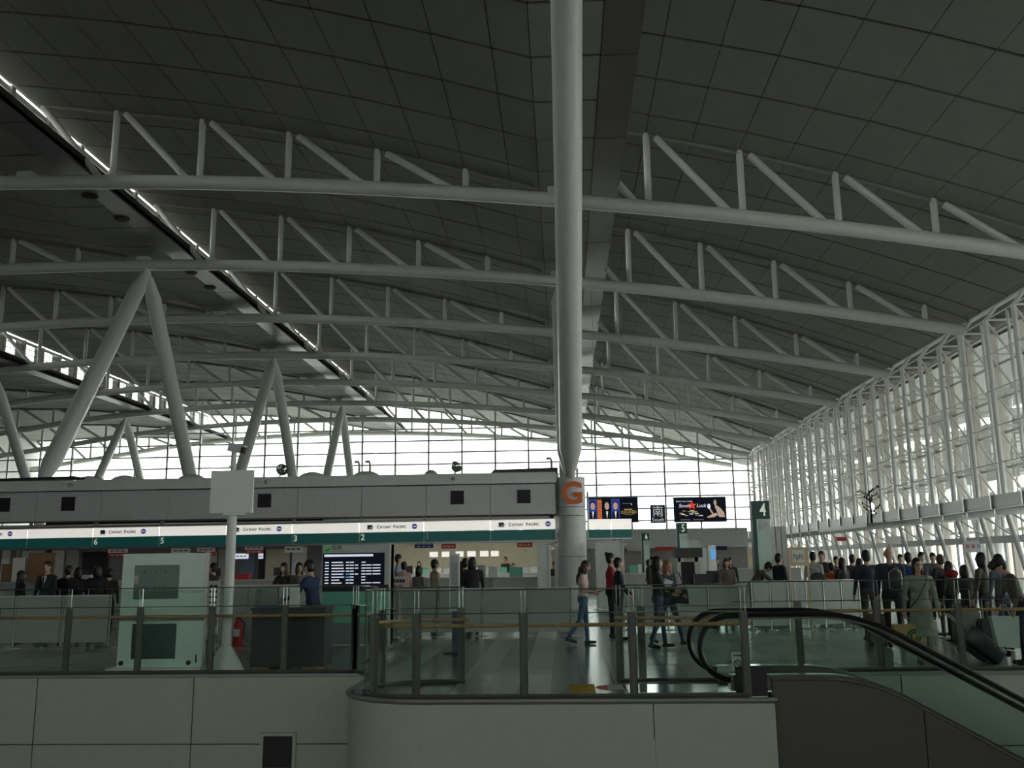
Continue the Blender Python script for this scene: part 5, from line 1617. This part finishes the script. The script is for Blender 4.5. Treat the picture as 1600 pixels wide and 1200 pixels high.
# black wheeled suitcase, tilted
h1 = wg['hands'][0]
sc0 = Vector((x_at(1527, 15.0, 1008), 15.0, 0))
su = root('suitcase', sc0, 'black wheeled suitcase tilted behind the woman in green', 'suitcase')
R = Matrix.Rotation(rad(-52), 3, 'Y')
def tilt(mb_):
    mb_.v = [tuple(R @ Vector(p) + sc0 + Vector((.28, 0, .09))) for p in mb_.v]
    return mb_
bd = MB()
pr = []
for (hx, hy, z) in ((.12, .20, .0), (.145, .225, .03), (.145, .225, .58), (.12, .20, .62)):
    pr.append((hx, hy, z))
vs, fs2 = [], []
for hx, hy, z in pr:
    for t in np.linspace(0, 2 * math.pi, 20, endpoint=False):
        cx_, cy_ = math.cos(t), math.sin(t)
        e = 0.35
        vs.append((hx * math.copysign(abs(cx_) ** e, cx_), hy * math.copysign(abs(cy_) ** e, cy_), z))
for i in range(3):
    fs2 += [(i * 20 + j, i * 20 + (j + 1) % 20, i * 20 + 20 + (j + 1) % 20, i * 20 + 20 + j) for j in range(20)]
fs2 += [tuple(range(19, -1, -1)), tuple(range(60, 80))]
tilt(bd.add(vs, fs2)).build('shell', M_DARK, su, True)
tilt(MB().span((-.15, -.18, .10), (-.145 - .03, .18, .42))).build('front_pocket', M_BLACK, su)
for s_ in (-.08, .08):
    tilt(MB().tube([(.08, s_, .6), (.08, s_, .98)], .008, 6)).build('pull_bar', M_CHROME, su)
tilt(MB().tube([(.08, -.09, .98), (.08, .09, .98)], .014, 8)).build('grip', M_BLACK, su)
for s_ in (-.17, .17):
    w_ = MB().tube([(0.10, s_ - .02, -.02), (.10, s_ + .02, -.02)], .05, 14)
    tilt(w_).build('wheel', M_RUBBER, su)
tilt(MB().span((-.18, -.03, .47), (-.147, .03, .53))).build('tag', M_PAPER, su)
tilt(MB().span((-.16, .10, .05), (-.146, .15, .10))).build('badge', M_CHROME, su)
# man with cap at the right edge holding a white bag
x, y = pxy(1604, 14.7, 1030)
_, q_, wm = person(x, y, 80, 1.63, 'man with a black cap in a brown checked jacket bending at the right edge', (.085, .065, .045), NVY, 'cap', vox=.013, fingers=True, lean=16, armL=(-4, 8, 20), armR=(12, 8, 14), build_w=1.15, headpitch=14)
hb_ = wm['hands'][0]
wb_ = Vector((x_at(1567, 14.6, 980), 14.55, 0))
pb = root('white_carrier_bag', (wb_.x, wb_.y, .25), 'pale green-white paper carrier bag held by the man at the right edge', 'bag')
MB().prism([(wb_.x - .20, wb_.y - .06, .72), (wb_.x + .20, wb_.y - .06, .72), (wb_.x + .17, wb_.y - .06, .26), (wb_.x - .14, wb_.y - .06, .29)], (0, .12, 0)).build('sack', mat('pale_bag', (.55, .64, .58), .6), pb)
MB().tube([(wb_.x - .09, wb_.y, .72), (wb_.x - .02, wb_.y, .88), (wb_.x + .05, wb_.y, .88), (wb_.x + .10, wb_.y, .72)], .006, 6).build('handle', M_PAPER, pb, True)
MB().span((wb_.x - .08, wb_.y - .064, .50), (wb_.x + .06, wb_.y - .06, .53)).build('print', M_LGREY, pb)

# --- the crowd by the side glazing and at the counters: (photo x, distance, facing, height, colours, hair, label, extras)
crowd = [
    (1135, 24.0, 180, 1.64, (.16, .13, .11), BLK, 'bob', None, 'woman in a brown cardigan with dark straps behind the barrier', {}),
    (1141, 29.0, 175, 1.66, BLK, BLK, 'bob', None, 'dark-haired figure just behind the woman in the cardigan', {}),
    (1172, 23.6, -95, 1.70, (.085, .08, .065), (.03, .03, .035), 'short', None, 'man in an olive jacket bending forward over the barrier', dict(lean=38, headpitch=10, armL=(50, 5, 20), armR=(50, 5, 20))),
    (1217, 23.4, -60, 1.74, (.02, .02, .028), BLK, 'short', None, 'man in a dark suit left of the wooden notice stand', {}),
    (1271, 24.0, -20, 1.78, (.40, .41, .42), GRY, 'short', None, 'man in a white shirt right of the wooden notice stand', {}),
    (1285, 25.0, 150, 1.80, (.03, .03, .035), BLK, 'short', None, 'tall man in a dark jacket facing the white-shirted man', {}),
    (1298, 23.6, 20, 1.50, (.55, .10, .02), BLK, 'short', None, 'short person in an orange top', {}),
    (1307, 27.5, 180, 1.66, (.10, .08, .08), BLK, 'short', None, 'distant person just right of the orange top', {}),
    (1316, 23.5, 30, 1.62, BLK, BLK, 'long', None, 'woman with long black hair in black beside the orange top', {}),
    (1332, 25.0, 0, 1.70, (.03, .03, .035), BLK, 'short', None, 'dark-clothed person left of the navy jacket', {}),
    (1343, 23.0, 10, 1.60, (.02, .02, .022), BLK, 'bob', None, 'dark-haired person partly behind the navy jacket', {}),
    (1354, 19.0, 5, 1.76, (.018, .022, .045), (.05, .045, .045), 'short', None, 'man in a navy jacket seen from behind', dict(build_w=1.12)),
    (1390, 17.6, -8, 1.80, (.035, .04, .065), BLK, 'bald', None, 'bald man carrying a backpack', dict(build_w=1.18)),
    (1408, 28.0, 170, 1.70, BLK, BLK, 'short', None, 'distant dark figure right of the bald man', {}),
    (1420, 21.0, -20, 1.72, (.012, .035, .20), BLK, 'short', None, 'man in a bright blue jacket', {}),
    (1441, 24.0, 180, 1.74, BLK, BLK, 'short', None, 'dark-haired person directly behind the woman in green', {}),
    (1459, 25.0, 160, 1.72, (.08, .07, .06), BLK, 'short', None, 'person behind the shoulder of the woman in green', {}),
    (1470, 20.0, 20, 1.66, (.018, .018, .02), BLK, 'short', M_HAIRBR, 'brown-haired person in a black coat', {}),
    (1482, 18.5, 30, 1.52, BLK, BLK, 'bob', None, 'person with a red shoulder bag', {}),
    (1506, 18.0, 0, 1.46, (.014, .014, .015), BLK, 'bob', None, 'short dark figure beside the grey suitcase', {}),
    (1534, 17.5, 40, 1.68, (.075, .065, .05), BLK, 'long', None, 'woman with long black hair in a floral black top', {}),
    (1561, 17.0, 20, 1.65, (.09, .11, .14), DJEAN, 'bob', None, 'woman with black hair in a denim jacket', {}),
    (1013, 36.0, 90, 1.64, BLK, BLK, 'bob', None, 'small distant figure beside the pylon marked six', {}),
    (1019, 37.0, 120, 1.74, BLK, BLK, 'short', None, 'distant standing figure right of the pylon marked six', {}),
    (1121, 44.0, 180, 1.70, GRY, BLK, 'short', None, 'tiny distant figure below the navy wall sign', {}),
    # check-in staff and passengers on the left
    (34, 20.3, -40, 1.56, BLK, BLK, 'long', None, 'dark-haired woman in black farthest to the left', {}),
    (75, 20.0, 178, 1.76, (.018, .02, .024), BLK, 'short', None, 'man in a dark suit and tie facing the hall', {}),
    (108, 20.6, 0, 1.66, BLK, BLK, 'short', None, 'black-clothed person right of the man with the tie', dict(build_w=1.2)),
    (123, 21.2, 20, 1.62, BLK, BLK, 'bob', None, 'black-clothed person between two others at the left', {}),
    (153, 20.2, 0, 1.66, (.012, .012, .014), BLK, 'bob', None, 'black-clothed person next to the green display panel', dict(build_w=1.2)),
    (172, 21.0, 20, 1.58, (.02, .018, .018), BLK, 'short', None, 'dark figure half hidden by the green display panel', {}),
    (334, 21.2, 80, 1.68, (.02, .02, .022), BLK, 'short', None, 'staff member in black just left of the camera pole', {}),
    (444, 20.0, 165, 1.66, (.022, .018, .02), BLK, 'bob', None, 'black-haired woman holding something orange', dict(armL=(35, 5, 70), armR=(35, 5, 70))),
    (468, 20.6, -165, 1.66, (.16, .15, .14), BLK, 'bob', None, 'woman in a grey top just left of the man in blue', {}),
    (622, 27.0, -90, 1.88, (.22, .33, .44), GRY, 'short', None, 'tall staff member in a light blue shirt', {}),
    (631, 24.5, 15, 1.66, (.42, .26, .26), GRY, 'short', None, 'person in a pink shirt right of the departure board', {}),
    (654, 23.5, -30, 1.54, (.20, .20, .19), GRY, 'bob', None, 'short dark-haired person next to the pink shirt', {}),
    (679, 21.9, -60, 1.70, (.42, .36, .26), BLK, 'short', None, 'person in a beige jacket left of the slim sign', {}),
    (727, 21.9, -20, 1.72, (.016, .015, .016), BLK, 'short', None, 'black-clothed person right of the slim sign', dict(build_w=1.15)),
    (738, 21.5, 10, 1.74, (.018, .017, .018), BLK, 'bob', None, 'second black-clothed person right of the slim sign', dict(build_w=1.2)),
    (720, 22.6, 0, 1.64, BLK, BLK, 'short', None, 'person in black right behind the slim sign', {}),
    (655, 43.2, 180, 1.70, BLK, BLK, 'bob', None, 'distant clerk behind the inner counter at its left end', {}),
    (790, 43.0, 160, 1.86, (.02, .02, .025), BLK, 'short', None, 'standing clerk behind the inner counter', {}),
    (802, 43.4, 180, 1.56, (.3, .3, .3), BLK, 'bob', None, 'seated clerk beside the standing clerk', {}),
    (866, 36.0, 180, 1.60, (.05, .05, .05), BLK, 'short', None, 'dim figure in the gap beside the round pillar', {}),
]
for (px, Y, fc, hh, tp_, lg_, hr, hcol, lab, ext) in crowd:
    x, y = pxy(px, Y, 885)
    kw = dict(ext)
    kw.setdefault('vox', .018 if Y < 22 else .026)
    if kw['vox'] < .021:
        kw['fingers'] = True
    po, PM, pi = person(x, y, fc, hh, lab, tp_, lg_, hr, hcol, **kw)
    if 'tie' in lab and 'right' not in lab:
        sc_ = hh / 1.765
        for nm, m_, q in (('shirt_front', M_PAPER, [(-.05, .125, 1.40), (.05, .125, 1.40), (0, .135, 1.16)]), ('necktie', M_DARK, [(-.015, .14, 1.39), (.015, .14, 1.39), (.018, .15, 1.2), (0, .15, 1.16), (-.018, .15, 1.2)])):
            c_ = bpy.data.objects.new(nm, MB().prism([(a_ * sc_, b_ * sc_, (d_ + .03) * sc_) for a_, b_, d_ in q], (0, -.03, 0)).mesh(nm, m_))
            COL.objects.link(c_)
            c_.parent = po

# backpack of the bald man, red bag, suitcases of the crowd
bx, by = pxy(1396, 17.36, 900)
bp = root('backpack', (bx, by, 1.0), 'black backpack with grey piping on the bald man', 'backpack')
MB().ell((bx, by, 1.20), (.16, .10, .26), 0, 18, 12).build('sack', M_BLACK, bp, True)
MB().tube([(bx - .11, by - .075, 1.05), (bx - .11, by - .075, 1.32), (bx, by - .09, 1.40), (bx + .11, by - .075, 1.32), (bx + .11, by - .075, 1.05), (bx, by - .09, 1.02)], .01, 6, closed=True).build('piping', M_STEEL, bp, True)
bx, by = pxy(1487, 18.2, 898)
rb = root('red_bag', (bx, by, 1.2), 'bright red shoulder bag in the crowd', 'bag')
MB().ell((bx, by, 1.28), (.13, .07, .075), 0, 16, 10).build('pouch', cloth((.28, .012, .015)), rb, True)
MB().tube([(bx - .12, by, 1.30), (bx - .04, by + .03, 1.44), (bx + .06, by + .03, 1.44), (bx + .12, by, 1.30)], .007, 6).build('strap', M_BLACK, rb, True)
for i, (px, Y, w, h, m, lab) in enumerate(((1508, 17.0, .42, .62, cloth((.20, .18, .16)), 'grey upright suitcase beside the floral top'), (1368, 18.0, .34, .52, cloth((.16, .13, .12)), 'brown upright suitcase behind the navy jacket'), (1545, 16.5, .36, .5, M_DARK, 'dark upright suitcase below the denim jacket'))):
    x, y = pxy(px, Y, 960)
    zo = .06
    o = root('suitcase', (x, y, 0), lab, 'suitcase', 'upright suitcases in the crowd')
    MB().prism([(x - w / 2 + .04, y - .12, zo), (x + w / 2 - .04, y - .12, zo), (x + w / 2, y - .12, zo + .05), (x + w / 2, y - .12, zo + h - .05), (x + w / 2 - .04, y - .12, zo + h), (x - w / 2 + .04, y - .12, zo + h), (x - w / 2, y - .12, zo + h - .05), (x - w / 2, y - .12, zo + .05)], (0, .24, 0)).build('shell', m, o)
    for s_ in (-1, 1):
        MB().tube([(x + s_ * .1, y, zo + h), (x + s_ * .1, y, zo + h + .35)], .008, 6).build('pull_bar', M_CHROME, o)
        MB().tube([(x + s_ * w * .35, y - .08, .03), (x + s_ * w * .35, y + .08, .03)], .03, 10).build('wheel', M_RUBBER, o)
    MB().tube([(x - .11, y, zo + h + .35), (x + .11, y, zo + h + .35)], .014, 8).build('grip', M_BLACK, o)
x, y = pxy(1280, 23.0, 900)
ch = root('black_chair', (x, y, 0), 'black rounded chair back behind the barrier, right of the notice stand', 'chair')
MB().ell((x, y + .12, .98), (.26, .05, .28), 0, 18, 12).build('backrest', M_BLACK, ch, True)
MB().ell((x, y + .35, .52), (.25, .24, .06), 0, 18, 8).build('seat', M_BLACK, ch, True)
MB().tube([(x, y + .35, .05), (x, y + .35, .5)], .03, 8).build('post', M_STEEL, ch)
for k in range(5):
    t = k * 2 * math.pi / 5
    MB().tube([(x, y + .35, .07), (x + .28 * math.cos(t), y + .35 + .28 * math.sin(t), .03)], .02, 6).build('leg', M_STEEL, ch)
# things on the desks at the left
random.seed(31)
for i, (px, py, w, h, m, lab) in enumerate(((62, 873, .9, .42, M_BOXBR, 'large brown cardboard box behind the man with the tie'), (20, 893, .9, .55, M_BOXBR, 'brown carton behind the woman at the far left'), (30, 876, .5, .2, M_PAPER, 'heap of white papers on top of the left carton'), (132, 905, .4, .3, M_LGREY, 'grey printer between the black-clothed people'), (378, 901, .5, .18, M_RED, 'red tray right of the camera pole'), (770, 893, .3, .34, M_PAPER, 'white parcel on the desk near the narrow board'), (752, 892, .26, .40, M_GREYC, 'grey leaflet rack on the desk near the narrow board'), (806, 893, .46, .30, M_TEAL, 'teal box on the desk near the narrow board'))):
    Y = cy(x_at(px, 34, 890)) + 1.0
    p = at_y(px, py, Y)
    z = 1.08
    o = root('desk_item', (p.x, Y, z), lab, 'box')
    MB().span((p.x - w / 2, Y, z), (p.x + w / 2, Y + .3, max(z + .1, p.z + h / 2))).build('case', m, o)
    MB().span((p.x - w / 2 - .01, Y - .01, max(z + .1, p.z + h / 2) - .03), (p.x + w / 2 + .01, Y + .31, max(z + .1, p.z + h / 2) + .01)).build('lid', m, o)
# red illuminated sign and notices on the side glazing
for i, (px0, px1, py0, py1, Y, m, lab) in enumerate(((1307, 1323, 839, 845, 58, M_RED, 'small red hanging sign in front of the side glazing'), (1385, 1408, 838, 850, 49, M_PAPER, 'white notice above the side doors'), (1505, 1532, 845, 863, 38.8, mat('translucent_notice', (.62, .58, .60), .5), 'pale notice with coloured print on the side glazing'))):
    a, b = at_y(px0, py0, Y), at_y(px1, py1, Y)
    o = root('side_notice', ((a.x + b.x) / 2, Y, b.z), lab, 'sign')
    MB().span((a.x, Y, b.z), (b.x, Y + .05, a.z)).build('face', m, o)
    for s_ in (.1, .9):
        xx = a.x + (b.x - a.x) * s_
        MB().tube([(xx, Y + .02, a.z), (xx, Y + .02, 3.42)], .01, 5).build('hanger', M_STEEL, o)
    if i == 2:
        for k in range(3):
            MB().span((a.x + .08 + .22 * k, Y - .004, a.z - .3), (a.x + .22 + .22 * k, Y, a.z - .14)).build('print', [mat('pink_print', (.45, .22, .24), .6), mat('pink_print', (.45, .22, .24), .6), mat('pale_blue_print', (.30, .40, .52), .6)][k], o)


# ------------------------------------------------------------------ lettering becomes plain meshes
def bake_text():
    bpy.context.view_layer.update()
    dg = bpy.context.evaluated_depsgraph_get()
    for o in [o for o in bpy.data.objects if o.type == 'FONT']:
        me = bpy.data.meshes.new_from_object(o.evaluated_get(dg))
        n = o.name
        q = bpy.data.objects.new('lettering', me)
        COL.objects.link(q)
        q.parent = o.parent
        q.matrix_local = o.matrix_local.copy()
        bpy.data.objects.remove(o)
        q.name = n


bake_text()
